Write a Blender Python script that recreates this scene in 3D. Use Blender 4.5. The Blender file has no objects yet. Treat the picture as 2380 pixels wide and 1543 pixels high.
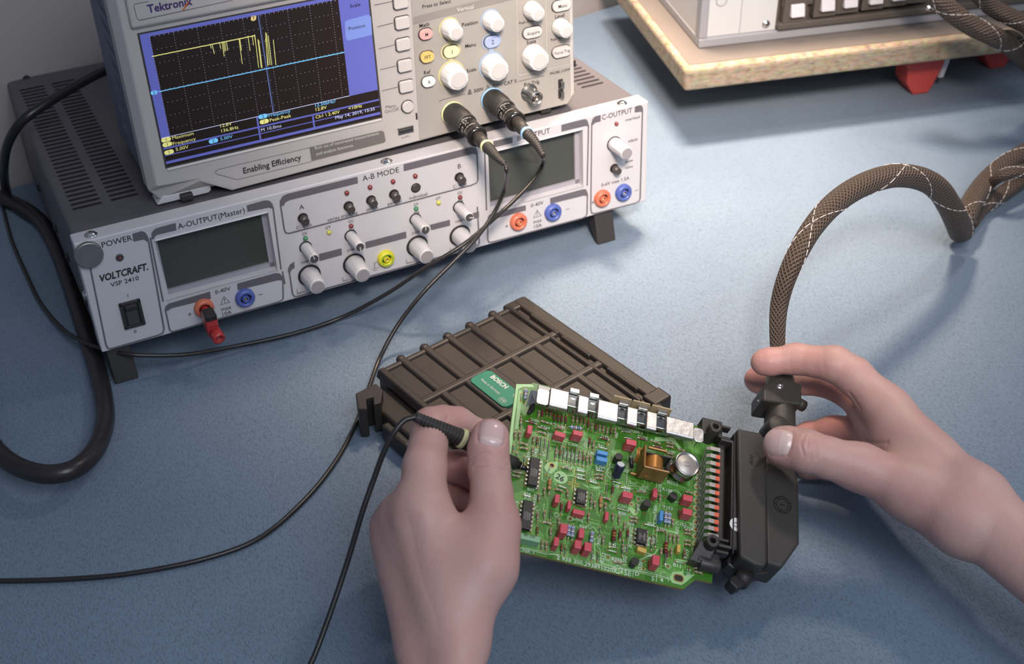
import bpy, math, random
import numpy as np
from mathutils import Vector, Matrix

random.seed(7)
SC = bpy.context.scene
COL = SC.collection

# ------------------------------------------------------------------ camera
RC = np.array([[0.8962536, -0.2758159, 0.3473544],
               [-0.4433257, -0.5326117, 0.7209626],
               [-0.0138479, -0.8001565, -0.5996315]])
CAM = np.array([-0.05164, -0.75662, 0.56634])
FPX = 2998.7
CX, CY = 1190.0, 771.5
cd = bpy.data.cameras.new('camera'); co = bpy.data.objects.new('camera', cd); COL.objects.link(co)
cd.sensor_width = 36; cd.sensor_fit = 'HORIZONTAL'; cd.lens = 36 * FPX / 2380
cd.clip_start = .01; cd.clip_end = 50
m = Matrix.Identity(4)
for i in range(3):
    m[i][0] = RC[i][0]; m[i][1] = -RC[i][1]; m[i][2] = -RC[i][2]; m[i][3] = CAM[i]
co.matrix_world = m
cd.dof.use_dof = True; cd.dof.focus_distance = .80; cd.dof.aperture_fstop = 12.0
SC.camera = co
SC.view_settings.view_transform = 'Standard'; SC.view_settings.look = 'None'
SC.view_settings.gamma = 1; SC.view_settings.use_curve_mapping = False
SC.view_settings.exposure = 0.0

# ------------------------------------------------------------------ light
wd = bpy.data.worlds.new('room_light'); SC.world = wd; wd.use_nodes = True
wd.node_tree.nodes['Background'].inputs[0].default_value = (.48, .58, .80, 1)
wd.node_tree.nodes['Background'].inputs[1].default_value = .31

def area(name, loc, target, size, power, color, size_y=None, spread=180):
    l = bpy.data.lights.new(name, 'AREA'); l.energy = power; l.color = color
    l.shape = 'RECTANGLE'; l.size = size; l.size_y = size_y or size; l.spread = math.radians(spread)
    o = bpy.data.objects.new(name, l); COL.objects.link(o); o.location = loc
    o.rotation_euler = (Vector(target) - Vector(loc)).to_track_quat('-Z', 'Y').to_euler()
    return o
def spot(name, loc, target, power, color, angle, blend, soft):
    l = bpy.data.lights.new(name, 'SPOT'); l.energy = power; l.color = color; l.spot_size = math.radians(angle); l.spot_blend = blend; l.shadow_soft_size = soft
    o = bpy.data.objects.new(name, l); COL.objects.link(o); o.location = loc
    o.rotation_euler = (Vector(target) - Vector(loc)).to_track_quat('-Z', 'Y').to_euler(); return o
spot('bench_lamp', (.60, .22, .95), (.44, .03, 0), 78, (1, .75, .54), 45, 1.0, .08)
spot('second_lamp', (.85, -.05, 1.0), (.46, -.20, 0), 12, (1, .88, .78), 62, 1.0, .06)
spot('front_lamp', (.02, -.85, .95), (.43, .02, .14), 118, (1, .84, .72), 29, 1.0, .10)
spot('rear_fill', (.46, .30, 1.25), (.60, .24, .05), 88, (1, .86, .74), 40, 1.0, .10)  # added spot, brightens the bench strip and panel at the back; no such lamp
area('front_fill', (.30, -1.35, 1.35), (.42, -.2, .0), .9, 3.6, (.88, .93, 1), .9, 80)  # added soft fill from the camera side, no window stands there

# ------------------------------------------------------------------ pixel rays -> points on real planes
def ray(x, y): return RC @ np.array([(x - CX) / FPX, (y - CY) / FPX, 1.0])
def P(x, y, z=0.0):
    d = ray(x, y); return CAM + d * (z - CAM[2]) / d[2]
def depth(p): return float(RC[:, 2] @ (np.array(p) - CAM))
class Frame:
    def __init__(s, o, x, y, z):
        s.R = np.array([x, y, z], float).T; s.o = np.array(o, float)
        s.M = Matrix([[*s.R[i], s.o[i]] for i in range(3)] + [[0, 0, 0, 1]])
    def loc(s, w): return s.R.T @ (np.array(w) - s.o)
    def w(s, l): return s.R @ np.array(l, float) + s.o
    def hit(s, px, py, axis, val):
        c = s.loc(CAM); d = s.R.T @ ray(px, py)
        return c + d * (val - c[axis]) / d[axis]
TL = math.radians(3.5)
PSU = Frame((0, 0, .027), (1, 0, 0), (0, math.cos(TL), -math.sin(TL)), (0, math.sin(TL), math.cos(TL)))
U = np.array([.84033, -.46232, -.28301]); V = np.array([-.53200, -.80338, -.26750]); N = np.array([.10370, -.37535, .92106])
B0 = CAM + .98 * (np.array([.2086, -.2212, .0819]) - CAM)
BRD = Frame(B0, U, -V, N)

# ------------------------------------------------------------------ materials
MATS = {}
def mat(name, color, rough=.5, metal=0., noise=0., nscale=60., bump=0., bscale=300., spec=.5, coat=0., emit=0., alpha=1., sss=0., trans=0.):
    if name in MATS: return MATS[name]
    M = bpy.data.materials.new(name); M.use_nodes = True; nt = M.node_tree; b = nt.nodes['Principled BSDF']
    b.inputs['Base Color'].default_value = (*color, 1); b.inputs['Roughness'].default_value = rough
    b.inputs['Metallic'].default_value = metal; b.inputs['Specular IOR Level'].default_value = spec
    b.inputs['Coat Weight'].default_value = coat
    if trans: b.inputs['Transmission Weight'].default_value = trans
    if emit:
        b.inputs['Emission Color'].default_value = (*color, 1); b.inputs['Emission Strength'].default_value = emit
    tc = nt.nodes.new('ShaderNodeTexCoord')
    if noise:
        n = nt.nodes.new('ShaderNodeTexNoise'); n.inputs['Scale'].default_value = nscale; n.inputs['Detail'].default_value = 4
        nt.links.new(tc.outputs['Object'], n.inputs['Vector'])
        mx = nt.nodes.new('ShaderNodeMix'); mx.data_type = 'RGBA'
        mx.inputs['A'].default_value = (*[c * (1 - noise) for c in color], 1)
        mx.inputs['B'].default_value = (*[min(1, c * (1 + noise)) for c in color], 1)
        nt.links.new(n.outputs['Fac'], mx.inputs['Factor']); nt.links.new(mx.outputs['Result'], b.inputs['Base Color'])
    if bump:
        n = nt.nodes.new('ShaderNodeTexNoise'); n.inputs['Scale'].default_value = bscale; n.inputs['Detail'].default_value = 3
        nt.links.new(tc.outputs['Object'], n.inputs['Vector'])
        bp_ = nt.nodes.new('ShaderNodeBump'); bp_.inputs['Strength'].default_value = bump; bp_.inputs['Distance'].default_value = .0006
        nt.links.new(n.outputs['Fac'], bp_.inputs['Height']); nt.links.new(bp_.outputs['Normal'], b.inputs['Normal'])
    MATS[name] = M
    return M

# ------------------------------------------------------------------ mesh builder
def nrm(v):
    v = np.array(v, float); return v / (np.linalg.norm(v) + 1e-12)
def perp(d):
    d = nrm(d); a = np.array([0, 0, 1.]) if abs(d[2]) < .9 else np.array([1., 0, 0])
    x = nrm(np.cross(a, d)); return x, np.cross(d, x)
def spline(pts, n=8):
    pts = [np.array(p, float) for p in pts]
    if len(pts) < 3: return pts
    q = [2 * pts[0] - pts[1]] + pts + [2 * pts[-1] - pts[-2]]; o = []
    for i in range(1, len(q) - 2):
        a, b, c, d = q[i - 1:i + 3]
        for k in range(n):
            t = k / n
            o.append(.5 * ((2 * b) + (c - a) * t + (2 * a - 5 * b + 4 * c - d) * t * t + (3 * b - a - 3 * c + d) * t ** 3))
    o.append(pts[-1]); return o
_txt = {}
def text_mesh(s, bold, shear):
    k = (s, bold, shear)
    if k in _txt: return _txt[k]
    c = bpy.data.curves.new('t', 'FONT'); c.body = s; c.size = 1; c.align_x = 'CENTER'; c.align_y = 'CENTER'
    c.offset = bold; c.shear = shear; c.resolution_u = 2
    o = bpy.data.objects.new('t', c)
    me = bpy.data.meshes.new_from_object(o)
    vs = [(v.co.x, v.co.y) for v in me.vertices]; fs = [tuple(p.vertices) for p in me.polygons]
    bpy.data.objects.remove(o); bpy.data.curves.remove(c); bpy.data.meshes.remove(me)
    _txt[k] = (vs, fs); return _txt[k]

class MB:
    def __init__(s): s.v = []; s.f = []; s.m = []; s.uv = {}; s.mats = []; s.cur = 0; s.sm = []; s.smooth = False
    def use(s, m, smooth=None):
        if m not in s.mats: s.mats.append(m)
        s.cur = s.mats.index(m)
        if smooth is not None: s.smooth = smooth
        return s
    def add(s, vs, fs, uvs=None):
        b = len(s.v); s.v.extend([tuple(map(float, q)) for q in vs])
        for k, f in enumerate(fs):
            if uvs is not None: s.uv[len(s.f)] = uvs[k]
            s.f.append(tuple(b + i for i in f)); s.m.append(s.cur); s.sm.append(s.smooth)
        return s
    def box(s, a, b):
        x0, y0, z0 = a; x1, y1, z1 = b
        return s.add([(x0,y0,z0),(x1,y0,z0),(x1,y1,z0),(x0,y1,z0),(x0,y0,z1),(x1,y0,z1),(x1,y1,z1),(x0,y1,z1)],
                     [(0,3,2,1),(4,5,6,7),(0,1,5,4),(1,2,6,5),(2,3,7,6),(3,0,4,7)])
    def obox(s, c, x, y, z, hx, hy, hz):
        c = np.array(c, float); x, y, z = nrm(x) * hx, nrm(y) * hy, nrm(z) * hz
        vs = [c + i * x + j * y + k * z for k in (-1, 1) for (i, j) in ((-1,-1),(1,-1),(1,1),(-1,1))]
        return s.add(vs, [(0,3,2,1),(4,5,6,7),(0,1,5,4),(1,2,6,5),(2,3,7,6),(3,0,4,7)])
    def prism(s, poly, vec):
        poly = [np.array(p, float) for p in poly]; vec = np.array(vec, float); n = len(poly)
        return s.add(poly + [p + vec for p in poly], [tuple(range(n))[::-1], tuple(range(n, 2 * n))] + [(i, (i + 1) % n, n + (i + 1) % n, n + i) for i in range(n)])
    def loft(s, rings, caps=True):
        n = len(rings[0]); vs = [p for r in rings for p in r]
        fs = [(k * n + i, k * n + (i + 1) % n, (k + 1) * n + (i + 1) % n, (k + 1) * n + i) for k in range(len(rings) - 1) for i in range(n)]
        if caps: fs += [tuple(range(n))[::-1], tuple((len(rings) - 1) * n + i for i in range(n))]
        return s.add(vs, fs)
    def lathe(s, o, d, prof, n=24, caps=True, flute=0, nf=10):
        o = np.array(o, float); d = nrm(d); x, y = perp(d)
        R = []
        for (t, r) in prof:
            R.append([o + d * t + (x * math.cos(a) + y * math.sin(a)) * r * (1 + flute * (1 if math.cos(nf * a) > 0 else 0)) for a in [2 * math.pi * i / n for i in range(n)]])
        return s.loft(R, caps)
    def cyl(s, a, b, r0, r1=None, n=16):
        a = np.array(a, float); b = np.array(b, float); L = np.linalg.norm(b - a)
        return s.lathe(a, b - a, [(0, r0), (L, r0 if r1 is None else r1)], n)
    def tube(s, pts, r, n=12, caps=True, ell=1.0):
        pts = [np.array(p, float) for p in pts]; N_ = len(pts)
        rr = r if hasattr(r, '__len__') else [r] * N_
        if len(rr) != N_:
            rr = list(np.interp(np.linspace(0, 1, N_), np.linspace(0, 1, len(rr)), rr))
        x, y = perp(pts[1] - pts[0]); rings = []; L = [0.]
        for i, p in enumerate(pts):
            d = nrm(pts[min(i + 1, N_ - 1)] - pts[max(i - 1, 0)])
            x = nrm(x - d * np.dot(x, d)); y = np.cross(d, x)
            rings.append([p + (x * math.cos(a) + y * math.sin(a) * ell) * rr[i] for a in [2 * math.pi * k / n for k in range(n)]])
            if i: L.append(L[-1] + np.linalg.norm(p - pts[i - 1]))
        vs = [q for r_ in rings for q in r_]; fs = []; uv = []
        for k in range(N_ - 1):
            for i in range(n):
                fs.append((k * n + i, k * n + (i + 1) % n, (k + 1) * n + (i + 1) % n, (k + 1) * n + i))
                uv.append([(i / n, L[k]), ((i + 1) / n, L[k]), ((i + 1) / n, L[k + 1]), (i / n, L[k + 1])])
        if caps:
            fs += [tuple(range(n))[::-1], tuple((N_ - 1) * n + i for i in range(n))]; uv += [[(0, 0)] * n] * 2
        return s.add(vs, fs, uv)
    def strip(s, pts, nor, w, off=0.):
        pts = [np.array(p, float) + np.array(nor) * off for p in pts]; vs = []
        for i, p in enumerate(pts):
            d = nrm(pts[min(i + 1, len(pts) - 1)] - pts[max(i - 1, 0)]); t = nrm(np.cross(nor, d))
            if 0 < i < len(pts) - 1:
                d0 = nrm(p - pts[i - 1]); c = max(.3, np.dot(d0, d)); t = t / c
            vs += [p + t * w / 2, p - t * w / 2]
        return s.add(vs, [(2 * i, 2 * i + 1, 2 * i + 3, 2 * i + 2) for i in range(len(pts) - 1)])
    def poly(s, pts): return s.add(pts, [tuple(range(len(pts)))])
    def ring(s, c, nor, r0, r1, n=24, a0=0, a1=360):
        c = np.array(c, float); x, y = perp(nor); full = abs(a1 - a0) >= 360; k = n if full else n + 1; vs = []
        for i in range(k):
            a = math.radians(a0 + (a1 - a0) * i / n); e = x * math.cos(a) + y * math.sin(a); vs += [c + e * r0, c + e * r1]
        return s.add(vs, [(2 * i, 2 * i + 1, 2 * ((i + 1) % k) + 1, 2 * ((i + 1) % k)) for i in range(n)])
    def disc(s, c, nor, r, n=20):
        c = np.array(c, float); x, y = perp(nor)
        return s.add([c + (x * math.cos(a) + y * math.sin(a)) * r for a in [2 * math.pi * i / n for i in range(n)]], [tuple(range(n))])
    def text(s, t, c, x, y, h, bold=0., shear=0., sx=1.):
        vs, fs = text_mesh(t, bold, shear); c = np.array(c, float); x = np.array(x, float) * h / .72 * sx; y = np.array(y, float) * h / .72
        return s.add([c + x * a + y * b for a, b in vs], fs)
    def build(s, name, parent=None, bevel=0, seg=2, weld=False, sub=0):
        me = bpy.data.meshes.new(name); me.from_pydata(s.v, [], s.f)
        for mt in s.mats: me.materials.append(mt)
        me.polygons.foreach_set('material_index', s.m); me.polygons.foreach_set('use_smooth', s.sm)
        if s.uv:
            ul = me.uv_layers.new(name='UVMap')
            for pi, u in s.uv.items():
                for li, q in zip(me.polygons[pi].loop_indices, u): ul.data[li].uv = q
        me.update()
        o = bpy.data.objects.new(name, me); COL.objects.link(o)
        if parent is not None: o.parent = parent
        if sub:
            md = o.modifiers.new('sub', 'SUBSURF'); md.levels = md.render_levels = sub
        if bevel:
            md = o.modifiers.new('bevel', 'BEVEL'); md.width = bevel; md.segments = seg; md.limit_method = 'ANGLE'; md.angle_limit = math.radians(35); md.harden_normals = False
        return o
def tag(o, label=None, cat=None, group=None, kind=None):
    for k, v in (('label', label), ('category', cat), ('group', group), ('kind', kind)):
        if v: o[k] = v
    return o
def thing(name, frame, label, cat, group=None):
    o = bpy.data.objects.new(name, None); COL.objects.link(o); o.empty_display_size = .02
    o.matrix_world = frame.M; tag(o, label, cat, group); return o
def at(p): return Frame(p, (1, 0, 0), (0, 1, 0), (0, 0, 1))
def rel(pts, o): return [np.array(p, float) - np.array(o, float) for p in pts]
X3, Y3, Z3 = np.eye(3)
# ------------------------------------------------------------------ bench and wall
def bench_material():
    M = bpy.data.materials.new('blue_bench_cover'); M.use_nodes = True; nt = M.node_tree; b = nt.nodes['Principled BSDF']
    b.inputs['Roughness'].default_value = .62; b.inputs['Specular IOR Level'].default_value = .35
    b.inputs['Sheen Weight'].default_value = .25; b.inputs['Sheen Roughness'].default_value = .5
    L = nt.links.new; tc = nt.nodes.new('ShaderNodeTexCoord')
    def crack(rot, scale, sc, lo, hi, dist=1.2):
        mp = nt.nodes.new('ShaderNodeMapping'); mp.inputs['Rotation'].default_value = (0, 0, rot); mp.inputs['Scale'].default_value = scale
        n = nt.nodes.new('ShaderNodeTexNoise'); n.inputs['Scale'].default_value = sc; n.inputs['Detail'].default_value = 2; n.inputs['Distortion'].default_value = dist
        r = nt.nodes.new('ShaderNodeMapRange'); r.inputs['From Min'].default_value = lo; r.inputs['From Max'].default_value = hi
        L(tc.outputs['Object'], mp.inputs['Vector']); L(mp.outputs['Vector'], n.inputs['Vector']); L(n.outputs['Fac'], r.inputs['Value']); return r
    c1 = crack(.45, (1, .25, 1), 1500, .57, .66, .8); c2 = crack(1.3, (1, .25, 1), 1400, .58, .67, .8)
    mx = nt.nodes.new('ShaderNodeMath'); mx.operation = 'MAXIMUM'; L(c1.outputs[0], mx.inputs[0]); L(c2.outputs[0], mx.inputs[1])
    big = nt.nodes.new('ShaderNodeTexNoise'); big.inputs['Scale'].default_value = 9; big.inputs['Detail'].default_value = 3; L(tc.outputs['Object'], big.inputs['Vector'])
    br = nt.nodes.new('ShaderNodeMapRange'); br.inputs['From Min'].default_value = .3; br.inputs['From Max'].default_value = .7; L(big.outputs['Fac'], br.inputs['Value'])
    base = nt.nodes.new('ShaderNodeMix'); base.data_type = 'RGBA'; base.inputs['A'].default_value = (.135, .192, .266, 1); base.inputs['B'].default_value = (.160, .222, .298, 1)
    L(br.outputs[0], base.inputs['Factor'])
    dk = nt.nodes.new('ShaderNodeMix'); dk.data_type = 'RGBA'; dk.inputs['B'].default_value = (.04, .07, .11, 1)
    f = nt.nodes.new('ShaderNodeMath'); f.operation = 'MULTIPLY'; f.inputs[1].default_value = .46; L(mx.outputs[0], f.inputs[0])
    L(f.outputs[0], dk.inputs['Factor']); L(base.outputs['Result'], dk.inputs['A']); L(dk.outputs['Result'], b.inputs['Base Color'])
    bu = nt.nodes.new('ShaderNodeBump'); bu.invert = True; bu.inputs['Strength'].default_value = .5; bu.inputs['Distance'].default_value = .0004; L(mx.outputs[0], bu.inputs['Height'])
    w = nt.nodes.new('ShaderNodeTexNoise'); w.inputs['Scale'].default_value = 14; w.inputs['Detail'].default_value = 2; L(tc.outputs['Object'], w.inputs['Vector'])
    b2 = nt.nodes.new('ShaderNodeBump'); b2.inputs['Strength'].default_value = .35; b2.inputs['Distance'].default_value = .006
    L(w.outputs['Fac'], b2.inputs['Height']); L(bu.outputs['Normal'], b2.inputs['Normal']); L(b2.outputs['Normal'], b.inputs['Normal'])
    return M
bm_ = bench_material()
wp, wq = P(22, 433), P(1347, 34); wd_ = nrm(wq - wp); wn = np.array([-wd_[1], wd_[0], 0])
A_, B_ = wp - wd_ * .75, wp + wd_ * 1.5
mb = MB().use(bm_)
front = -1.05
e_ = wn * .001
mb.prism([(A_[0], front, -.03), (B_[0], front, -.03), (B_[0], B_[1] - .001, -.03), (A_[0], A_[1] - .001, -.03)], (0, 0, .03))
wb_ = at((.4, -.3, -.75)); o = bpy.data.objects.new('workbench', None); COL.objects.link(o); o.matrix_world = wb_.M
mb.v = [(x - .4, y + .3, z + .75) for x, y, z in mb.v]; mb.build('worktop', o, .004)
for lx, ly in ((-.75, -.68), (1.0, -.68), (-.75, .35), (1.0, .55)):
    MB().use(mat('grey_leg', (.25, .25, .26), .5)).box((lx - .03, ly - .03, 0), (lx + .03, ly + .03, .72)).build('leg', o, .003)
tag(o, 'wide workbench top covered in blue crinkled sheet under all the equipment', 'workbench')
mw = mat('grey_plaster', (.44, .39, .37), .85, noise=.12, nscale=9, bump=.4, bscale=60)
mb = MB().use(mw)
mb.prism([A_ - Z3 * .75, B_ - Z3 * .75, B_ - Z3 * .75 + wn * .06, A_ - Z3 * .75 + wn * .06], (0, 0, 1.5))
tag(mb.build('wall_back'), kind='structure')
mb = MB().use(mat('floor_grey', (.22, .21, .20), .7, noise=.1, nscale=6)).box((-1.6, -2.2, -.80), (2.6, 1.2, -.75)); tag(mb.build('floor'), kind='structure')

# ------------------------------------------------------------------ bench power supply
def psu(px, py, dep=0.): return PSU.hit(px, py, 1, dep)
W_, H_, D_ = .435, .086, .319
m_face = mat('painted_light_grey_metal', (.55, .535, .555), .48, noise=.03, nscale=30, bump=.12, bscale=1500)
m_case = mat('dark_grey_powder_coat', (.105, .098, .108), .45, noise=.05, nscale=20, bump=.25, bscale=1800)
m_print = mat('dark_grey_print', (.125, .115, .13), .6)
m_ink = mat('black_ink', (.02, .018, .022), .6)
m_black = mat('black_plastic', (.018, .016, .016), .38)
m_blackm = mat('matte_black_plastic', (.030, .027, .025), .5, bump=.25, bscale=1500)
m_chrome = mat('chrome', (.75, .74, .72), .18, 1.0)
m_steel = mat('brushed_steel', (.42, .41, .38), .38, 1.0, noise=.15, nscale=120)
m_lcd = mat('lcd_glass', (.055, .058, .050), .22, spec=.6)
m_white = mat('off_white_plastic', (.60, .59, .60), .42)
m_knobcap = mat('grey_knob_cap', (.30, .28, .29), .5)
m_darkcap = mat('dark_knob_cap', (.07, .065, .068), .45)
m_red = mat('red_lens', (.20, .03, .03), .2, spec=.8)
m_green = mat('green_lens', (.05, .22, .10), .2, spec=.8)
m_yel = mat('yellow_lens', (.55, .52, .10), .2, spec=.8)
m_jred = mat('orange_red_plastic', (.60, .16, .09), .4)  # red lightened a little, haze put into the colour
m_jblue = mat('blue_plastic', (.08, .12, .38), .4)  # blue lightened likewise for haze
m_jyel = mat('yellow_plastic', (.65, .60, .03), .35)
m_jgrn = mat('green_stripe_plastic', (.15, .45, .05), .35)

ps = thing('power_supply', PSU, 'wide grey laboratory power supply with knobs and sockets, under the oscilloscope', 'power supply')
def win(q):  # window rectangle from four pixel corners
    a = [psu(*p) for p in q]; return (min((a[0][0] + a[3][0]) / 2, a[0][0]), (a[1][0] + a[2][0]) / 2, (a[2][2] + a[3][2]) / 2, (a[0][2] + a[1][2]) / 2)
wa = win([(361.4, 559.4), (624, 492.3), (641.4, 625), (390.6, 696.4)]); wb = win([(1133, 352.4), (1355, 303.4), (1352, 434), (1137, 488.5)])
def holed(mb, xs, zs, holes, y, yd, yb):
    vid = {}; vs = []; fs = []
    def v(p):
        k = tuple(round(c, 6) for c in p)
        if k not in vid: vid[k] = len(vs); vs.append(p)
        return vid[k]
    for i in range(len(xs) - 1):
        for j in range(len(zs) - 1):
            c = ((xs[i] + xs[i + 1]) / 2, (zs[j] + zs[j + 1]) / 2)
            if any(h[0] < c[0] < h[1] and h[2] < c[1] < h[3] for h in holes): continue
            fs.append((v((xs[i], y, zs[j])), v((xs[i + 1], y, zs[j])), v((xs[i + 1], y, zs[j + 1])), v((xs[i], y, zs[j + 1]))))
    for h in holes:
        X = [x for x in xs if h[0] - 1e-6 <= x <= h[1] + 1e-6]; Z = [z for z in zs if h[2] - 1e-6 <= z <= h[3] + 1e-6]
        for a, b_ in zip(X, X[1:]):
            for z, fl in ((h[2], 0), (h[3], 1)):
                q = [v((a, y, z)), v((b_, y, z)), v((b_, yd, z)), v((a, yd, z))]; fs.append(tuple(q if fl else q[::-1]))
        for a, b_ in zip(Z, Z[1:]):
            for x, fl in ((h[0], 1), (h[1], 0)):
                q = [v((x, y, a)), v((x, y, b_)), v((x, yd, b_)), v((x, yd, a))]; fs.append(tuple(q if fl else q[::-1]))
    x0, x1, z0, z1 = xs[0], xs[-1], zs[0], zs[-1]
    for a, b_ in zip(xs, xs[1:]):
        fs.append((v((a, y, z1)), v((b_, y, z1)), v((b_, yb, z1)), v((a, yb, z1)))); fs.append((v((a, yb, z0)), v((b_, yb, z0)), v((b_, y, z0)), v((a, y, z0))))
    for a, b_ in zip(zs, zs[1:]):
        fs.append((v((x0, y, a)), v((x0, y, b_)), v((x0, yb, b_)), v((x0, yb, a)))); fs.append((v((x1, yb, a)), v((x1, yb, b_)), v((x1, y, b_)), v((x1, y, a))))
    mb.add(vs, fs)
mb = MB().use(m_face)
holed(mb, [0, wa[0], wa[1], wb[0], wb[1], W_], sorted([0, wa[2], wa[3], wb[2] , wb[3], H_]), [wa, wb], 0, .009, .0145)
mb.build('front_panel', ps, .0022, 3)
mb = MB().use(m_case)
mb.box((.0015, .0125, .001), (W_ - .0015, D_, H_ - .0012)); case = mb.build('housing', ps, .003, 3)
# ventilation slots in the lid
for grp_ in (((.0085, .0285), (.0345, .0535)), ((.353, .372), (.379, .399), (.405, .425))):
    mb = MB().use(mat('slot_dark', (.008, .007, .008), .8))
    for (xa, xb) in grp_:
        for k in range(34):
            y = .052 + k * .0072; pts = []
            for i in range(6):
                a = math.pi / 2 + math.pi * i / 5; pts.append((xa + .0012 + .0012 * math.cos(a), y + .0012 * math.sin(a), H_ - .0008))
            for i in range(6):
                a = -math.pi / 2 + math.pi * i / 5; pts.append((xb - .0012 + .0012 * math.cos(a), y + .0012 * math.sin(a), H_ - .0008))
            mb.poly(pts)
    mb.build('vent_slots', case)

# printed lines
mb = MB().use(m_print)
NF = (0, -1, 0)
def ln(pts, w=.0011): mb.strip([psu(*p) for p in pts], NF, w, .0003)
def pg(pts): mb.poly([psu(*p) + np.array([0, -.00032, 0]) for p in pts])
ln([(205, 600), (246, 800), (250, 809), (258, 810), (366, 779), (378, 774), (381, 764), (346, 565), (343, 553)])
pg([(307.5, 542.7), (330, 536.5), (338, 540), (343, 548), (345, 562), (340, 560), (334, 556), (310, 561)])
ln([(349, 552), (379, 701)]); pg([(352, 541), (358, 533), (366, 529), (408, 517.6), (410, 534.6), (366, 545), (360, 549), (358, 555), (352, 556)])
pg([(573, 477), (615, 465), (626, 466), (633, 473), (636, 486), (631, 484), (624, 482), (575, 492)]); ln([(634, 480), (653, 626)])
pg([(382, 722), (384, 712), (392, 705), (488, 677), (490, 693.5), (398, 716), (390, 722)])
pg([(551, 658.5), (640, 634), (650, 635), (656, 641), (658, 653), (654, 651), (645, 651), (552, 674)])
ln([(384, 718), (394, 766), (399, 771), (410, 768), (648, 701), (657, 696), (658, 689), (657, 648)])
ln([(652, 478), (660.4, 533), (664, 541), (672, 542), (1096, 430), (1107, 425), (1110.5, 418), (1109, 362), (1108, 352)])
pg([(650, 478), (650, 466), (657, 455), (668, 450), (830.6, 410), (831.8, 425.5), (672, 465), (663, 470), (659, 478)])
pg([(937.4, 381.4), (1097, 341), (1106, 343), (1110, 352), (1110.5, 364), (1106, 359), (1099, 357), (938, 397.5)])
pg([(740.7, 589.8), (793.5, 576.5), (794.7, 592.2), (742, 606.6)]); pg([(848.6, 562.2), (943.4, 537.5), (944.6, 552.6), (849.8, 577.3)])
pg([(998.5, 522.2), (1045.3, 510), (1045.8, 523.9), (1002, 534.7)]); pg([(1098, 495), (1113, 491), (1113, 505), (1099, 509)])
pg([(669, 632), (669, 624), (674, 614), (684, 607.5), (684.5, 622.8), (677, 627), (674, 634)])
ln([(671.5, 628), (679.6, 682), (684, 689), (692, 688), (1100, 575), (1111, 570), (1113.6, 564), (1109, 480)])
ln([(656, 630), (662, 660)])
ln([(1126.3, 350), (1130.4, 488.5)]); pg([(1146.7, 327.4), (1191, 318.4), (1191, 332), (1145.3, 342.9)]); pg([(1304.6, 289.8), (1354, 277), (1363, 277), (1367, 284), (1368, 295), (1362, 292), (1304.6, 305.6)])
ln([(1367.5, 290), (1364.4, 431.4)]); pg([(1133, 505), (1137, 498), (1221.5, 476.3), (1222, 488.5), (1138, 511.6), (1133, 514)]); pg([(1278, 460), (1352, 440), (1361, 439), (1365, 446), (1365.5, 456), (1357, 454), (1278.7, 473.5)])
ln([(1133, 510), (1133.4, 557), (1136, 563), (1144, 562), (1352, 507), (1361, 503), (1364, 496), (1365, 450)])
ln([(1375, 285), (1372.8, 486), (1375, 495), (1382, 496), (1476, 472), (1484, 468), (1487.5, 461), (1493, 254)])
pg([(1374, 290), (1376, 277), (1383, 270), (1395.7, 266.7), (1395.7, 281.7), (1383, 285), (1378, 290)]); pg([(1475.2, 247.6), (1487, 244), (1492, 246), (1494, 252), (1493, 262), (1489, 259), (1474.7, 261.2)])
for tx, ty in ((522, 698), (1248.2, 496.7)):
    c = psu(tx, ty) + np.array([0, -.0003, 0])
    t3 = [c + np.array(q) for q in ((-.0033, 0, -.0025), (.0033, 0, -.0025), (0, 0, .0034), (-.0033, 0, -.0025))]
    mb.strip(t3, NF, .0004); mb.strip([c + Z3 * .002, c - Z3 * .0005], NF, .0006); mb.disc(c - Z3 * .0015, NF, .0004, 8)
for px, py in ((441, 730), (1177.4, 525.3), (1378, 470)):
    c = psu(px, py) + np.array([0, -.0003, 0]); mb.strip([c - X3 * .0014, c + X3 * .0014], NF, .0005); mb.strip([c - Z3 * .0014, c + Z3 * .0014], NF, .0005)
for px, py in ((605.5, 684), (1319, 485.8), (1478.8, 442.2)):
    c = psu(px, py) + np.array([0, -.0003, 0]); mb.strip([c - X3 * .0015, c + X3 * .0015], NF, .0005)
for q in ([(880, 607), (870, 610), (871, 622)], [(864, 625), (880, 621)], [(867, 629), (877, 626.5)], [(690, 672), (691, 682), (712, 676)], [(796, 644), (797, 653), (812, 649)], [(944, 602), (945, 612), (962, 607)], [(1046, 575), (1047, 585), (1062, 581)]): ln(q, .0004)
mb.use(m_ink)
def tp(s, px, py, h, bold=0., shear=0., sx=1.): mb.text(s, psu(px, py) + np.array([0, -.00035, 0]), X3, Z3, h, bold, shear, sx)
tp('POWER', 271, 561, .0042); tp('VOLTCRAFT.', 287, 634, .0052, .03, .22, .78); tp('VSP 2410', 290, 654, .0034, .004, 0, 1.05); tp('I', 297, 687, .0026); tp('0', 314, 770, .0026)
tp('A-OUTPUT(Master)', 492, 507, .0043, 0, 0, .93); tp('0-40V', 517.5, 674.6, .0033); tp('max', 525, 716, .0032); tp('10A', 526, 728, .0032)
tp('A-B MODE', 885, 404.7, .0043); tp('A', 700.7, 481.4, .0038); tp('C- limit', 706, 525.5, .0027); tp('B', 1066.9, 386.5, .0038); tp('C- limit', 1068.5, 430.3, .0027)
tp('series tracking', 795.9, 502.3, .0028); tp('series', 864.2, 483.8, .0028); tp('parallel', 917, 470, .0028); tp('individual', 972, 455.5, .0028)
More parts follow.
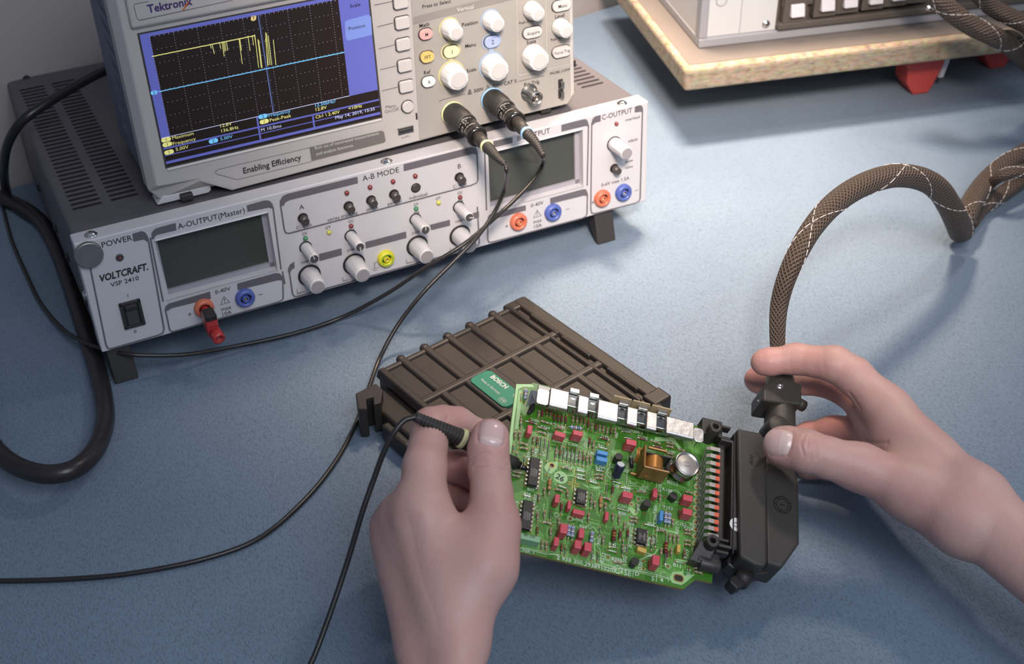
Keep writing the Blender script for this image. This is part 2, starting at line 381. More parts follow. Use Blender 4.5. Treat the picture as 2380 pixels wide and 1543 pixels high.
for s, q in (('CV', [(707.6, 543), (966.6, 474.7)]), ('OT', [(761.8, 528.7), (1018, 460.8)]), ('CC', [(815.5, 513.8), (1068.8, 447.8)])):
    for p in q: tp(s, *p, .0021, .01)
for p in ((710.3, 562.2), (817, 534.2), (968, 493.9), (1069.3, 466.8)): tp('fine', *p, .0022, .01)
for p in ((714, 606), (821, 578), (971, 538), (1072, 511)): tp('coarse', *p, .0027)
tp('B-OUTPUT', 1240, 313, .0043, 0, 0, .95); tp('0-40V', 1248, 474.4, .0033); tp('max', 1248.8, 513.6, .0032); tp('10A', 1248.8, 525.3, .0032)
tp('C-OUTPUT', 1433.8, 264.8, .0043, 0, 0, .9); tp('overload', 1469.8, 275, .0026); tp('adjust', 1470.6, 325.2, .0026); tp('show', 1462, 374, .0024); tp('value', 1462, 387.8, .0024); tp('0-6V max 1.5A', 1429.8, 421.8, .003)
mb.build('printed_markings', ps)
# displays
for wn_ in (wa, wb):
    mb = MB().use(mat('display_bezel', (.33, .32, .36), .4)); x0, x1, z0, z1 = wn_
    i = .0035
    for a, b_ in (((x0, .0055, z0), (x0 + i * .5, .0085, z1)), ((x1 - i, .0055, z0), (x1, .0085, z1)), ((x0, .0055, z0), (x1, .0085, z0 + i)), ((x0, .0055, z1 - i * .4), (x1, .0085, z1))): mb.box(a, b_)
    bz = mb.build('display_bezel', ps)
    MB().use(m_lcd).box((x0, .0075, z0), (x1, .0095, z1)).build('display', ps)
# screws on the lid flange
def screw(mb, c, d, r=.0034, m=m_chrome):
    mb.use(m, True); c = np.array(c, float); d = nrm(d)
    mb.lathe(c, d, [(0, r * 1.25), (.0006, r * 1.25), (.0006, r), (.0018, r * .85), (.0024, r * .45)], 18)
    x, y = perp(d); mb.use(m_black, False)
    for v in (x, y): mb.obox(c + d * .00235, v, np.cross(v, d), d, r * .42, r * .09, .0002)
for c, d in (((.0125, .0065, H_), Z3), ((.2215, .0065, H_), Z3), ((.4155, .0065, H_), Z3), ((0, .007, .043), -X3)):
    mb = MB(); screw(mb, c, d); mb.build('screw', ps)
for c, d in (((.0015, .11, .02), -X3), ((.0015, .16, .02), -X3), ((.0015, .24, .02), -X3), ((.0015, .03, .024), -X3), ((.018, D_ - .002, H_ - .0015), Z3)):
    mb = MB(); screw(mb, c, d, .003, m_black); mb.build('black_screw', ps)
# lamps
def led(px, py, m, r=.0018, ringr=0):
    c = psu(px, py); mb = MB()
    if ringr: mb.use(m_darkcap, True).lathe(c, NF, [(0, ringr), (.0008, ringr), (.0012, ringr * .7), (.0006, r)], 20)
    mb.use(m, True).lathe(c, NF, [(0, r), (.0010, r), (.0018, r * .75), (.0022, r * .3)], 14); mb.build('indicator_lamp', ps)
led(278, 598, mat('dark_red_lens', (.12, .02, .02), .15, spec=.9), .0013, .0026)
for p in ((805.5, 447.6), (859.4, 434.4), (912.9, 421.2), (964.5, 408.3), (815.5, 524.6), (1068.8, 457.9)): led(*p, m_red)
for p in ((709.5, 553.4), (966.6, 484.3)): led(*p, m_green)
for p in ((764.2, 539), (1018.9, 470.4)): led(*p, m_yel)
led(1432, 287, m_red, .0016)
# small black push buttons
def push(px, py, h=.0075, r=.0029):
    c = psu(px, py); mb = MB().use(m_blackm, True)
    mb.ring(c + np.array([0, -.0004, 0]), NF, r, r * 1.32, 24); mb.use(mat('button_brown_black', (.06, .05, .048), .4), True)
    mb.lathe(c, NF, [(0, r), (h * .75, r), (h * .75, r * .93), (h, r * .9), (h - .0004, r * .6)], 18)
    mb.build('push_button', ps)
for p in ((703.5, 505.9), (809.5, 478.3), (861.8, 464.6), (915, 450.7), (1066.9, 411.2)): push(*p)
push(966, 436.3, .001); push(1427, 390.5, .0075)
# control knobs
def knob(capx, capy, h, rb, rt, capm, sides, pointer=None, name='control_knob', parent=None, fr=psu, skirt=0, y0=0., body=None):
    c = fr(capx, capy, y0 - h); b0 = np.array([c[0], y0, c[2]]); mb = MB().use(body or m_white, False)
    n = 48
    def ring_(t, r, cut=0):
        o = []
        for i in range(n):
            a = 2 * math.pi * i / n; k = 1 - (.045 if (i % (n // sides)) in (0,) else 0) * cut
            o.append(b0 + np.array([math.cos(a) * r * k, -t, math.sin(a) * r * k]))
        return o
    R = [ring_(.0005, rb * .96)] + [ring_(.0012, rb, 1), ring_(h - .0015, rt, 1), ring_(h - .0004, rt * .985, 1), ring_(h, rt * .9)]
    mb.use(body or m_white, True); mb.loft(R)
    o = mb.build(name, parent or ps)
    m2 = MB().use(capm, True); m2.lathe(b0 + np.array([0, -h, 0]), NF, [(-.0002, rt * .84), (.0003, rt * .84), (.0003, rt * .78)], 28)
    if pointer is not None:
        a = math.radians(pointer); d = np.array([math.sin(a), 0, math.cos(a)]); m2.use(m_white, False)
        m2.obox(b0 + np.array([0, -h - .0004, 0]) + d * rt * .5, d, np.cross(d, Y3), Y3, rt * .5, rt * .09, .0003)
        m2.obox(b0 + np.array([0, -h * .5, 0]) + d * (rb + rt) * .49, Y3, np.cross(d, Y3), d, h * .46, rt * .09, .0003)
    m2.build('knob_cap', o)
    m3 = MB().use(m_black, False); m3.ring(b0 + np.array([0, -.0005, 0]), NF, rb * .97, rb * 1.03 + skirt, 32); m3.build('base_ring', o)
    return o
for (p, a) in (((730.6, 601.8), -12), ((836.6, 574.2), 178), ((988.9, 534.7), 5), ((1090.8, 505.4), 105)): knob(*p, .0195, .0040, .0036, m_darkcap, 12, a, skirt=.0006)
for p in ((738.8, 667), (843.8, 639.7), (992.5, 597), (1092.8, 571.8)): knob(*p, .019, .0072, .0058, m_knobcap, 8, skirt=.0012)
knob(1457, 356.5, .020, .0056, .0052, m_knobcap, 12, skirt=.0004)
# sockets
def jack(px, py, m, r=.0070, m2=None):
    c = psu(px, py, -.004); c[1] = 0; mb = MB().use(m, True)
    mb.lathe(c, NF, [(0, r), (.0025, r), (.0042, r * .86), (.0044, r * .60), (.0012, r * .56)], 32, caps=False)
    mb.use(m_black, False).disc(c + np.array([0, -.0013, 0]), NF, r * .57, 24)
    mb.use(m, True).lathe(c, NF, [(.001, r * .36), (.004, r * .36), (.0042, r * .30), (.0042, r * .22), (.001, r * .2)], 24, caps=False)
    mb.use(mat('brass', (.35, .25, .12), .35, 1.0), True).lathe(c, NF, [(.0012, r * .2), (.003, r * .2), (.003, r * .1), (.0012, r * .08)], 16)
    if m2: mb.use(m2, True).ring(c + np.array([0, -.0044, 0]), NF, r * .60, r * .70, 32)
    mb.build('socket', ps)
jack(572.3, 696, m_jblue); jack(476.6, 720, m_jred); jack(1208.7, 518.5, m_jred); jack(1289, 496.7, m_jblue); jack(1403.9, 464, m_jred); jack(1452.9, 450.4, m_jblue)
jack(900.2, 604.2, m_jyel, .0065, m_jgrn)
# rocker switch
c = [psu(*q) for q in ((276, 705), (325.6, 693), (336.6, 750), (288.5, 765.5))]
x0, x1 = (c[0][0] + c[3][0]) / 2, (c[1][0] + c[2][0]) / 2; z1, z0 = (c[0][2] + c[1][2]) / 2, (c[2][2] + c[3][2]) / 2
mb = MB().use(m_blackm); t_ = .0022
for a, b_ in (((x0, -.002, z0), (x0 + t_, .001, z1)), ((x1 - t_, -.002, z0), (x1, .001, z1)), ((x0, -.002, z0), (x1, .001, z0 + t_)), ((x0, -.002, z1 - t_), (x1, .001, z1))): mb.box(a, b_)
mb.use(m_black).box((x0, -.0006, z0), (x1, 0, z1))
sw = mb.build('rocker_switch', ps, .0003)
zm = z0 + (z1 - z0) * .62; xa, xb = x0 + t_ * 1.5, x1 - t_ * 1.5
mb = MB().use(mat('rocker_grey', (.05, .047, .05), .4))
mb.prism([(xa, -.0008, z0 + t_), (xa, -.0016, z0 + t_), (xa, -.0012, zm), (xa, -.0045, z1 - t_), (xa, -.0008, z1 - t_)], (xb - xa, 0, 0)); mb.build('rocker', sw, .0004)
# feet
for x in (.003, .389):
    mb = MB().use(mat('dark_brown_rubber', (.030, .027, .026), .6, bump=.2))
    a = np.array([x, .004, -.0004]); zz = -.0268
    mb.prism([(x, .014, .0006), (x, .004, .0006), (x, -.0022, zz), (x, .003, zz), (x, .012, zz + .012)], (.0165, 0, 0))
    mb.box((x - .003, .004, -.0008), (x + .022, .03, .001)); mb.build('folding_foot', ps, .0008)
for x in (.03, .40):
    mb = MB().use(m_blackm, True).lathe((x, D_ - .03, .0015), -Z3, [(0, .008), (.0085, .0075), (.0098, .006)], 20); mb.build('rubber_foot', ps)

# round magnet and plug on the front panel
q = psu(207, 594, -.003); fm = Frame(PSU.w((q[0], 0, q[2])), PSU.R[:, 0], PSU.R[:, 1], PSU.R[:, 2])
mb = MB().use(m_steel, True).lathe((0, -.0003, 0), NF, [(0, .0089), (.0002, .0093), (.0029, .0093), (.0033, .0089), (.0033, .0085)], 48)
o = mb.build('round_magnet', None); o.matrix_world = fm.M; tag(o, 'round silver magnet disc stuck on the top left corner of the power supply front', 'magnet')
q = psu(476.6, 720, -.004); fj = Frame(PSU.w((q[0], 0, q[2])), PSU.R[:, 0], PSU.R[:, 1], PSU.R[:, 2])
mr = mat('red_plastic', (.42, .035, .035), .35, noise=.06, nscale=200)
bp = thing('banana_plug', fj, 'red banana plug with black insert, plugged into the leftmost orange socket', 'plug')
mb = MB().use(mr, True); mb.lathe((0, -.002, 0), NF, [(0, .0030), (.010, .0030)], 20)
mb.use(mr, False); mb.box((-.0042, -.022, -.0045), (.0042, -.0085, .0035))
mb.prism([(-.0042, -.022, -.0045), (-.0042, -.0085, -.0045), (-.0038, -.0105, -.0125), (-.0038, -.020, -.0125)], (.0080, 0, 0))
body = mb.build('plug_body', bp, .0009)
mb = MB().use(mr, True); mb.lathe((.0008, -.0185, -.0095), (.12, -.9, -.28), [(0, .0046), (.007, .0044), (.009, .0044), (.009, .0030), (.004, .0028)], 24); mb.build('cable_sleeve', bp)
mb = MB().use(m_black); mb.box((-.0040, -.0235, .0015), (.0040, -.012, .0062)); mb.build('black_insert', bp, .001)
# ------------------------------------------------------------------ oscilloscope
SO = np.array([.0572, .018, .0862]); SCF = Frame(PSU.w(SO), PSU.R[:, 0], PSU.R[:, 1], PSU.R[:, 2])
def sc(px, py, y=0.): return psu(px, py, SO[1] + y) - SO
os_ = thing('oscilloscope', SCF, 'light grey digital oscilloscope with lit screen standing on the power supply', 'oscilloscope')
m_sf = mat('warm_grey_plastic', (.47, .445, .425), .5, noise=.03, nscale=40, bump=.2, bscale=2200)
m_sb = mat('blue_grey_plastic', (.13, .155, .215), .5, bump=.2, bscale=1500)
m_sp = mat('panel_grey_plastic', (.335, .315, .29), .5, bump=.15, bscale=2200)
m_sp2 = mat('panel_dark_band', (.25, .23, .21), .5)
m_btn = mat('button_grey', (.56, .53, .51), .42)
m_btw = mat('button_white', (.74, .73, .72), .4)
SW, SH = .326, .158
mb = MB().use(m_sf)
bl = [sc(364, 436), sc(466, 418), sc(547, 441)]
outl = [(0, .012), (.006, .004), (.16, .0035), (SW - .006, .0035), (SW, .010), (SW, SH - .004), (SW - .006, SH), (.006, SH), (0, SH - .004)]
inn = [(.0052, bl[0][2] + .001), (bl[1][0], bl[1][2]), (bl[2][0], bl[2][2]), (SW - .008, .0065), (SW - .0028, .012), (SW - .0028, SH - .007), (SW - .008, SH - .003), (.009, SH - .003), (.0052, SH - .008)]
mb.loft([[np.array([x, y, z]) for x, z in q] for y, q in ((.022, outl), (.0075, outl), (.0, inn))]); mb.build('front_bezel', os_, .0012, 3)
mb = MB().use(m_sf); r0 = sc(300, 73)
mb.prism([(.010, 0, r0[2]), (.010, -.0035, r0[2] + .003), (.010, -.0035, SH - .003), (.010, 0, SH - .003)], (.172, 0, 0)); mb.build('top_trim', os_, .0015, 3)
mb = MB().use(m_sb); mb.box((.004, .020, .006), (SW - .004, .122, SH - .004))
for k in range(9):
    z = .022 + k * .0135; mb.prism([(.004, .035, z), (.0015, .038, z + .002), (.0015, .085, z + .006), (.004, .09, z + .009)], (.003, 0, .0006)) if k % 1 == 0 else None
for x, w_ in ((.03, .05), (.245, .05)): mb.box((x, .03, 0), (x + w_, .045, .007)); mb.box((x, .10, 0), (x + w_, .115, .007))
mb.build('rear_case', os_, .003, 3)
# front feet
mb = MB().use(m_white); a, b_ = sc(377, 470), sc(503, 440)
mb.prism([(.0035, .006, .0005), (.0085, .006, .0062), (.0415, .006, .0062), (.0415, .006, .0022), (.0395, .006, .0005)], (0, .016, 0))
mb.build('foot_bar', os_, .0008)
mb = MB().use(m_white); mb.prism([(.288, .008, .0005), (.288, .008, .0062), (.318, .008, .0062), (.318, .008, .0005)], (0, .014, 0)); mb.build('foot_bar', os_, .0008)
for x in (.0195, .296):
    MB().use(m_blackm).box((x, .002, .0001), (x + .0085, .014, .0052)).build('rubber_pad', os_, .0008)
# slanted mark plate and labels (printed)
mb = MB().use(m_sp); NS = (0, -1, 0)
def sq(p, off=.0004, y=0.): return sc(*p, y) + np.array([0, -off, 0])
def sln(pts, w, off=.0004): mb.strip([sq(p) for p in pts], NS, w, off - .0004)
def spg(pts, off=.0004): mb.poly([sq(p, off) for p in pts])
def st(s, px, py, h, bold=0., shear=0., sx=1., off=.0006, y=0.): mb.text(s, sc(px, py, y) + np.array([0, -off, 0]), X3, Z3, h, bold, shear, sx)
mb.use(mat('plate_grey', (.16, .145, .135), .5)); spg([(719, 342), (886, 303), (892, 306), (896, 327), (892, 331), (724, 374)])
mb.use(m_print); sln([(722, 342), (508, 393), (499, 399), (503, 404), (551, 417), (724, 375)], .0003)
mb.use(mat('pale_lettering', (.62, .60, .58), .6)); st('Rich set of automated measurements', 806, 326, .0024, 0, 0, .96, .0008); st('and analysis functions', 777, 347, .0024, 0, 0, .96, .0008)
mb.use(m_ink); st('Enabling Efficiency', 632, 381, .0046, .012, 0, .90)
def T0(s, px, py, h, m, bold=.02, sx=1., shear=0): mb.use(m); mb.text(s, sc(px, py, -.0035) + np.array([0, -.0004, 0]), X3, Z3, h, bold, shear, sx)
mv = mat('violet_ink', (.045, .025, .14), .5); T0('Tektronix', 394, 12, .0052, mv, .018, .95); T0('TBS 1102B', 560, -24, .0052, m_ink, 0)
mb.use(mat('orange_ink', (.55, .12, .02), .5)); mb.strip([sc(425, 24, -.0035) - Y3 * .0005, sc(438, 3, -.0035) - Y3 * .0005], NS, .0009)
mb.use(m_print); mb.strip([sc(*p, -.0035) - Y3 * .0003 for p in ((345, 3), (312, 9), (311, 14), (318, 42), (324, 47), (540, 0))], NS, .0003)
mb.build('printed_labels', os_)
# screen
E_ = lambda n, c, s=1.0: mat(n, c, .35, emit=s)
e_bg = mat('screen_black', (.022, .014, .011), .3, spec=.6); e_bl = E_('screen_blue', (.10, .11, .38), .5); e_bl2 = E_('screen_pale_blue', (.15, .21, .50), .5)
e_dot = E_('screen_grid', (.40, .38, .50), .35); e_y = E_('screen_yellow', (.62, .60, .20), .6); e_c = E_('screen_cyan', (.14, .42, .70), .7); e_w = E_('screen_white', (.45, .48, .68), .6); e_or = E_('screen_orange', (.55, .42, .18), .7)
x0, x1, z0, z1 = .0143, .1672, .0302, .1215
mb = MB().use(mat('screen_gasket', (.05, .045, .04), .5))
mb.box((x0 - .0012, -.0003, z0 - .0016), (x1 + .0014, .001, z1 + .001)); mb.use(m_sf)
mb.prism([(x0, -.0003, z0 - .0016), (x0, -.0012, z0 - .0030), (x0, 0, z0 - .0036)], (x1 - x0, 0, 0)); mb.build('screen_surround', os_)
mb = MB().use(e_bl); mb.box((x0, -.0006, z0), (x1, 0, z1))
gx0, gz1 = sc(347, 84)[0], sc(347, 84)[2]; gx1 = sc(797, 100)[0]; gz0 = sc(384, 318)[2]
mb.use(e_bg); off = .0008
mb.poly([(gx0, -off, gz0), (gx1, -off, gz0), (gx1, -off, gz1), (gx0, -off, gz1)])
zb = [sc(*p)[2] for p in ((384, 322), (388, 341), (389, 345), (391, 358), (393, 365), (395, 372), (396, 377))]
mb.poly([(x0, -off, zb[1]), (x1, -off, zb[1]), (x1, -off, gz0 - .0003), (x0, -off, gz0 - .0003)])
mb.poly([(x0, -off, zb[3]), (x1, -off, zb[3]), (x1, -off, zb[2]), (x0, -off, zb[2])])
mb.poly([(x0, -off, zb[5]), (x1, -off, zb[5]), (x1, -off, zb[3] - .0007), (x0, -off, zb[3] - .0007)])
mb.poly([(x0, -off, z0), (x1, -off, z0), (x1, -off, zb[6] - .0004), (x0, -off, zb[6] - .0004)])
off = .0010; mb.use(e_bl)
for px, py, a, b_ in ((596, 270, gz0 + .0002, zb[5]), (726, 268, gz0 - .004, zb[5])):
    x = sc(px, py)[0]; mb.poly([(x - .0006, -off, b_), (x + .0006, -off, b_), (x + .0006, -off, gz0 - (.0002 if px < 700 else .0085)), (x - .0006, -off, gz0 - (.0002 if px < 700 else .0085))])
mb.use(e_w); mb.strip([(x0, -off, gz0), (gx1, -off, gz0)], NS, .0004)
mb.use(e_dot); dx = .0151; dz = (gz1 - gz0) / 7.6
def dot(x, z, s=.00018):
    mb.poly([(x - s, -off, z - s), (x + s, -off, z - s), (x + s, -off, z + s), (x - s, -off, z + s)])
for i in range(10):
    for k in range(38):
        z = gz1 - k * dz / 5
        if gx0 + i * dx < gx1 and z > gz0: dot(gx0 + i * dx, z)
for j in range(1, 8):
    for k in range(47):
        if gx0 + k * dx / 5 < gx1: dot(gx0 + k * dx / 5, gz1 - j * dz)
for k in range(47):
    x = gx0 + k * dx / 5
    if x < gx1: mb.strip([(x, -off, gz1), (x, -off, gz1 - .0009)], NS, .00025)
xt = sc(598, 28)[0]; mb.use(e_bl2); mb.strip([(xt, -off, gz1), (xt, -off, gz0)], NS, .00042)
for k in range(60): dot(xt + .0009, gz1 - k * .00118, .00014)
spg([(800, 51), (806, 46), (855, 33), (861, 38), (864, 80), (808, 94), (803, 90)], .0009)
mb.use(e_y); off = .0012
zy = sc(352, 130)[2]; xs_ = sc(352, 130)[0]; xe = sc(590, 79)[0]; rnd = random.Random(3)
tr = []; x = xs_
while x < xe: tr.append((x, -off, zy + rnd.uniform(-.00012, .00012))); x += .0004
mb.strip(tr, NS, .0006)
zc = sc(367, 212)[2]
def blip(a, b_, w=.0004): mb.strip([sq(a, off), sq(b_, off)], NS, w)
for a, b_ in (((488, 103), (490, 111)), ((492, 102), (497, 124)), ((509, 98), (512, 112)), ((515, 98), (520, 130)), ((518, 97), (521, 118)), ((521, 97), (524, 117)), ((525, 95), (528, 116)), ((554, 88), (562, 147)), ((556, 88), (560, 116)), ((575, 82), (580, 117)), ((585, 81), (588, 104)), ((590, 79), (593, 98)), ((591, 80), (600, 156)), ((598, 90), (606, 156)), ((600, 92), (608, 157)), ((616, 88), (622, 150)), ((618, 76), (626, 150)), ((616, 74), (621, 152)), ((634, 92), (640, 150)), ((622, 82), (630, 150))): blip(a, b_)
mb.use(e_c); tr = []; x = sc(367, 212)[0]
while x < gx1: tr.append((x, -off, zc + rnd.uniform(-.00012, .00012))); x += .0004
mb.strip(tr, NS, .0006)
def pill(px, py, m, s, w=.0032, h=.0016):
    c = sq((px, py), off); mb.use(m); p = []
    for i in range(16):
        a = 2 * math.pi * i / 16; p.append(c + np.array([math.cos(a) * h + (w - h) * (1 if math.cos(a) > 0 else -1), 0, math.sin(a) * h]))
    mb.poly(p); mb.use(e_bg); mb.text(s, c - Y3 * .0002, X3, Z3, .0020, .01)
pill(385, 323, e_y, '1'); pill(388, 334, e_y, '1'); pill(392, 352, e_y, '1'); pill(495, 326, e_c, '2'); pill(610, 269, e_c, '2'); pill(613, 281, e_y, '1'); pill(357, 214, e_c, '2', .0022, .0014)
def ss(s, px, py, m, h=.0024, sx=1.12): mb.use(m); mb.text(s, sq((px, py), off), X3, Z3, min(h, .0024), 0, 0, max(sx, 1.1))
ss('Maximum', 424, 314, e_y); ss('Frequency', 427, 327, e_y); ss('12.8V', 523, 289, e_y); ss('136.8Hz', 532, 299, e_y); ss('5.00V', 422, 343, e_y); ss('5.00V', 525, 319, e_c)
ss('Frequency', 648, 262, e_c); ss('Peak-Peak', 650, 273, e_y, .0028); ss('12.50kHz?', 754, 239, e_c); ss('12.8V', 744, 251, e_y, .0028); ss('M 10.0ms', 629, 296, e_w); ss('Ch1 \\ 2.40V', 760, 265, e_y, .0027, .95); ss('<10Hz', 824, 248, e_y, .0026); ss('May 14, 2019, 15:35', 824, 262, e_w, .0027, .97)
ss('Position', 828, 62, e_bg); ss('Scale', 824, 11, e_bg)
mb.use(e_or); spg([(582, 38), (585, 36), (592, 35), (594, 37), (594, 44), (588, 48), (582, 46)], .0012); mb.use(e_bg); mb.text('T', sq((588, 41), .0014), X3, Z3, .0022, .01)
mb.build('screen', os_)
# control panel
mb = MB().use(m_sp)
pnl = [sc(*p) for p in ((955, -40), (975, 324), (1318, 250), (1327, 240), (1333, -40))]
mb.prism([p + np.array([0, .0004, 0]) for p in [(pnl[0][0], 0, SH - .004), (pnl[1][0], 0, pnl[1][2]), (pnl[2][0], 0, pnl[1][2]), (pnl[3][0], 0, pnl[1][2] + .004), (pnl[3][0], 0, SH - .004)]], (0, -.0010, 0))
panel = mb.build('control_panel', os_, .0003)
mb = MB(); mb.use(m_sp2); PO = .0010
spg([(959, 42), (962, 38), (1195, -21), (1196, -10), (1196, -4), (960, 55)], PO)
mb.use(mat('panel_line', (.45, .43, .40), .5))
for q in ([(1199, -30), (1202, 172), (1205, 175), (1328, 148)], [(1266, -40), (1270, 158)]): mb.strip([sq(p, PO) for p in q], NS, .0005)
mb.use(m_print)
for q in ([(1020, 236), (1021, 233), (1026, 231), (1080, 217)], [(1204, 188), (1260, 175), (1263, 177)]): mb.strip([sq(p, PO) for p in q], NS, .0004)
y_h = mat('yellow_tint', (.50, .47, .26), .5); b_h = mat('blue_tint', (.30, .38, .50), .5)
def ringp(cx, cy, r, m, dep=0.):
    c = sc(cx, cy); mb.use(m); mb.disc(c + np.array([0, -PO, 0]), NS, r, 32); return c
def linkbar(a, b_, m): mb.use(m); mb.strip([a + np.array([0, -PO - .0001, 0]), b_ + np.array([0, -PO - .0001, 0])], NS, .0034)
# knob caps given, bases computed
def kn(capx, capy, h, rb, rt): return dict(c=(capx, capy), h=h, rb=rb, rt=rt, b=sc(capx, capy, -h) * np.array([1, 0, 1]))
K = [kn(1061, 77.7, .0135, .0070, .0048), kn(1157.6, 57.9, .0135, .0070, .0048), kn(1066, 185.8, .0135, .0092, .0070), kn(1160, 164.5, .0135, .0092, .0070), kn(1252, 33.5, .0135, .0066, .0046), kn(1255, 141.6, .0135, .0090, .0068), kn(1318.2, 73, .0135, .0064, .0046)]
for i, m_ in ((0, y_h), (2, y_h), (1, b_h), (3, b_h)):
    mb.use(m_); mb.disc(K[i]['b'] + np.array([0, -PO, 0]), NS, K[i]['rb'] * 1.13, 32)
b1, b2 = sc(1046, 117.5), sc(1140.3, 94.5)
linkbar(K[0]['b'], K[2]['b'], y_h); linkbar(K[1]['b'], K[3]['b'], b_h)
def rr(c, w, h, r, y, n=6):
    o = []
    for (sx, sz, a0) in ((1, 1, 0), (-1, 1, 90), (-1, -1, 180), (1, -1, 270)):
        for k in range(n + 1):
            a = math.radians(a0 + 90 * k / n); o.append(np.array([c[0] + sx * (w / 2 - r) + r * math.cos(a), y, c[2] + sz * (h / 2 - r) + r * math.sin(a)]))
    return o
for c, m_ in ((b1, y_h), (b2, b_h)): mb.use(m_); mb.poly(rr(c, .0155, .0115, .0055, -PO - .0002))
mb.use(m_ink)
def pt(s, px, py, h=.0028, bold=.004, sx=1.): mb.text(s, sq((px, py), PO + .0003), X3, Z3, h, bold, 0, sx)
for a in (('Math', 984.6, 57), ('Ref', 990.7, 167), ('Position', 1090.6, 53.3), ('Menu', 1092, 104), ('Scale', 1094, 161.4), ('Scale', 1233, 96), ('Level', 1299.3, 36), ('Ext Trig', 1233.8, 192)): pt(*a)
pt('Press to Select', 1013, 8, .0026, 0); pt('Push to Zoom', 1228, 48, .0020, 0); pt('Push to Set', 1296, 88, .0020, 0); pt('PROBE COMP', 1300, 165, .0020, 0); pt('300V', 1111, 208, .0028); pt('300V CAT II', 1171, 193, .0028)
c = sq((1132, 203), PO + .0003); mb.strip([c + np.array(q) for q in ((-.0021, 0, -.0016), (.0021, 0, -.0016), (0, 0, .0022), (-.0021, 0, -.0016))], NS, .0003); mb.strip([c + Z3 * .0012, c - Z3 * .0003], NS, .0004)
c = sq((1090, 212), PO + .0003); mb.strip([c + Z3 * .0022, c - Z3 * .0016], NS, .0004)
for k, w2 in ((.0010, .0012), (-.0004, .0016), (-.0016, .0016)): mb.strip([c + np.array([-w2, 0, k]), c + np.array([w2, 0, k])], NS, .0004)
mb.use(mat('pale_lettering', (.62, .60, .58), .6)); pt('Vertical', 1080, 18.3, .0030)
mb.use(m_print); mb.text('Menu', sc(908, 247) - Y3 * .0003, X3, Z3, .0026); mb.text('On/Off', sc(910, 257) - Y3 * .0003, X3, Z3, .0026)
c = sc(944, 318) - Y3 * .0003; mb.strip([c - X3 * .003, c + X3 * .003], NS, .0003); mb.strip([c - X3 * .001, c + np.array([.0006, 0, .001]), c + np.array([.0016, 0, .001])], NS, .0003); mb.disc(c - X3 * .003, NS, .0005, 8)
mb.build('panel_markings', panel)
def button(px, py, w, h, r, m, hgt=.0025, s=None, ms=None, name='button', sh=.0026):
    c = sc(px, py); mb = MB().use(m_ink); mb.poly(rr(c, w + .0010, h + .0010, r + .0004, -PO - .0003)); mb.use(m); mb.prism(rr(c, w, h, r, -PO)[::-1], (0, -hgt, 0))
    if s: mb.use(m_ink); mb.text(s, c - Y3 * (PO + hgt + .00025), X3, Z3, sh, .003, 0, .9)
    mb.build(name, os_, .0007, 3)
for p in ((928.6, 3), (932.2, 50.3), (934.4, 100.5), (938.3, 149.9), (941.4, 198)): button(*p, .0102, .0085, .0016, m_btn, name='soft_key')
button(945, 245.2, .0086, .0086, .0042, m_btn)
m_pk = mat('pink_button', (.66, .36, .34), .4); m_or = mat('amber_button', (.68, .50, .17), .4); m_ly = mat('pale_yellow_button', (.68, .66, .42), .4); m_lb = mat('pale_blue_button', (.36, .43, .66), .4)
button(987, 77, .0100, .0076, .0037, m_pk, s='M'); button(989.5, 129.5, .0100, .0076, .0037, m_or, s='FFT'); button(993.2, 187.3, .0100, .0076, .0037, m_btw, s='R')
button(1046, 117.5, .0118, .0086, .0042, m_ly, s='1', sh=.0034); button(1140.3, 94.5, .0118, .0086, .0042, m_lb, s='2', sh=.0034)
button(1234.4, 73.1, .0150, .0078, .0038, m_btn, s='Acquire'); button(1302.3, 10.7, .0150, .0078, .0038, m_btn, s='Menu'); button(1301.7, 117.3, .0150, .0078, .0038, m_btn, s='Force Trig', sh=.0024)
# soft-key column grooves, their shade and lit edge painted as flat strips
mb = MB()
for (a, b_) in (((869, 12), (924, 0)), ((876, 62), (914, 53)), ((880, 113), (917, 104)), ((883, 162), (921, 153)), ((887, 211), (924, 202))):
    mb.use(m_print); mb.strip([sq(a, .0003), sq(b_, .0003)], NS, .0005); mb.use(m_btn); mb.strip([sq(a, .0003) - Z3 * .0006, sq(b_, .0003) - Z3 * .0006], NS, .0004)
mb.build('painted_key_grooves', os_)
for k in K:
    c = k['b']; mb = MB().use(m_btw, True); n = 60; R = []
    for t, r in ((PO, k['rb'] * .97), (PO + .001, k['rb']), (k['h'] * .45, k['rb'] * .97), (k['h'] * .8, k['rt'] * 1.18), (k['h'] - .0006, k['rt'] * 1.13), (k['h'], k['rt'] * 1.02)):
        R.append([c + np.array([math.cos(a) * r * q, -t, math.sin(a) * r * q]) for i in range(n) for a in [2 * math.pi * i / n] for q in [(.94 if i % 6 == 0 and t > .003 else 1)]])
    mb.loft(R); o = mb.build('rotary_knob', os_)
    mb = MB().use(m_btn, True); mb.lathe(c - Y3 * k['h'], NS, [(-.0003, k['rt'] * .86), (.0003, k['rt'] * .86), (.0003, k['rt'] * .8)], 28); mb.build('knob_cap', o)
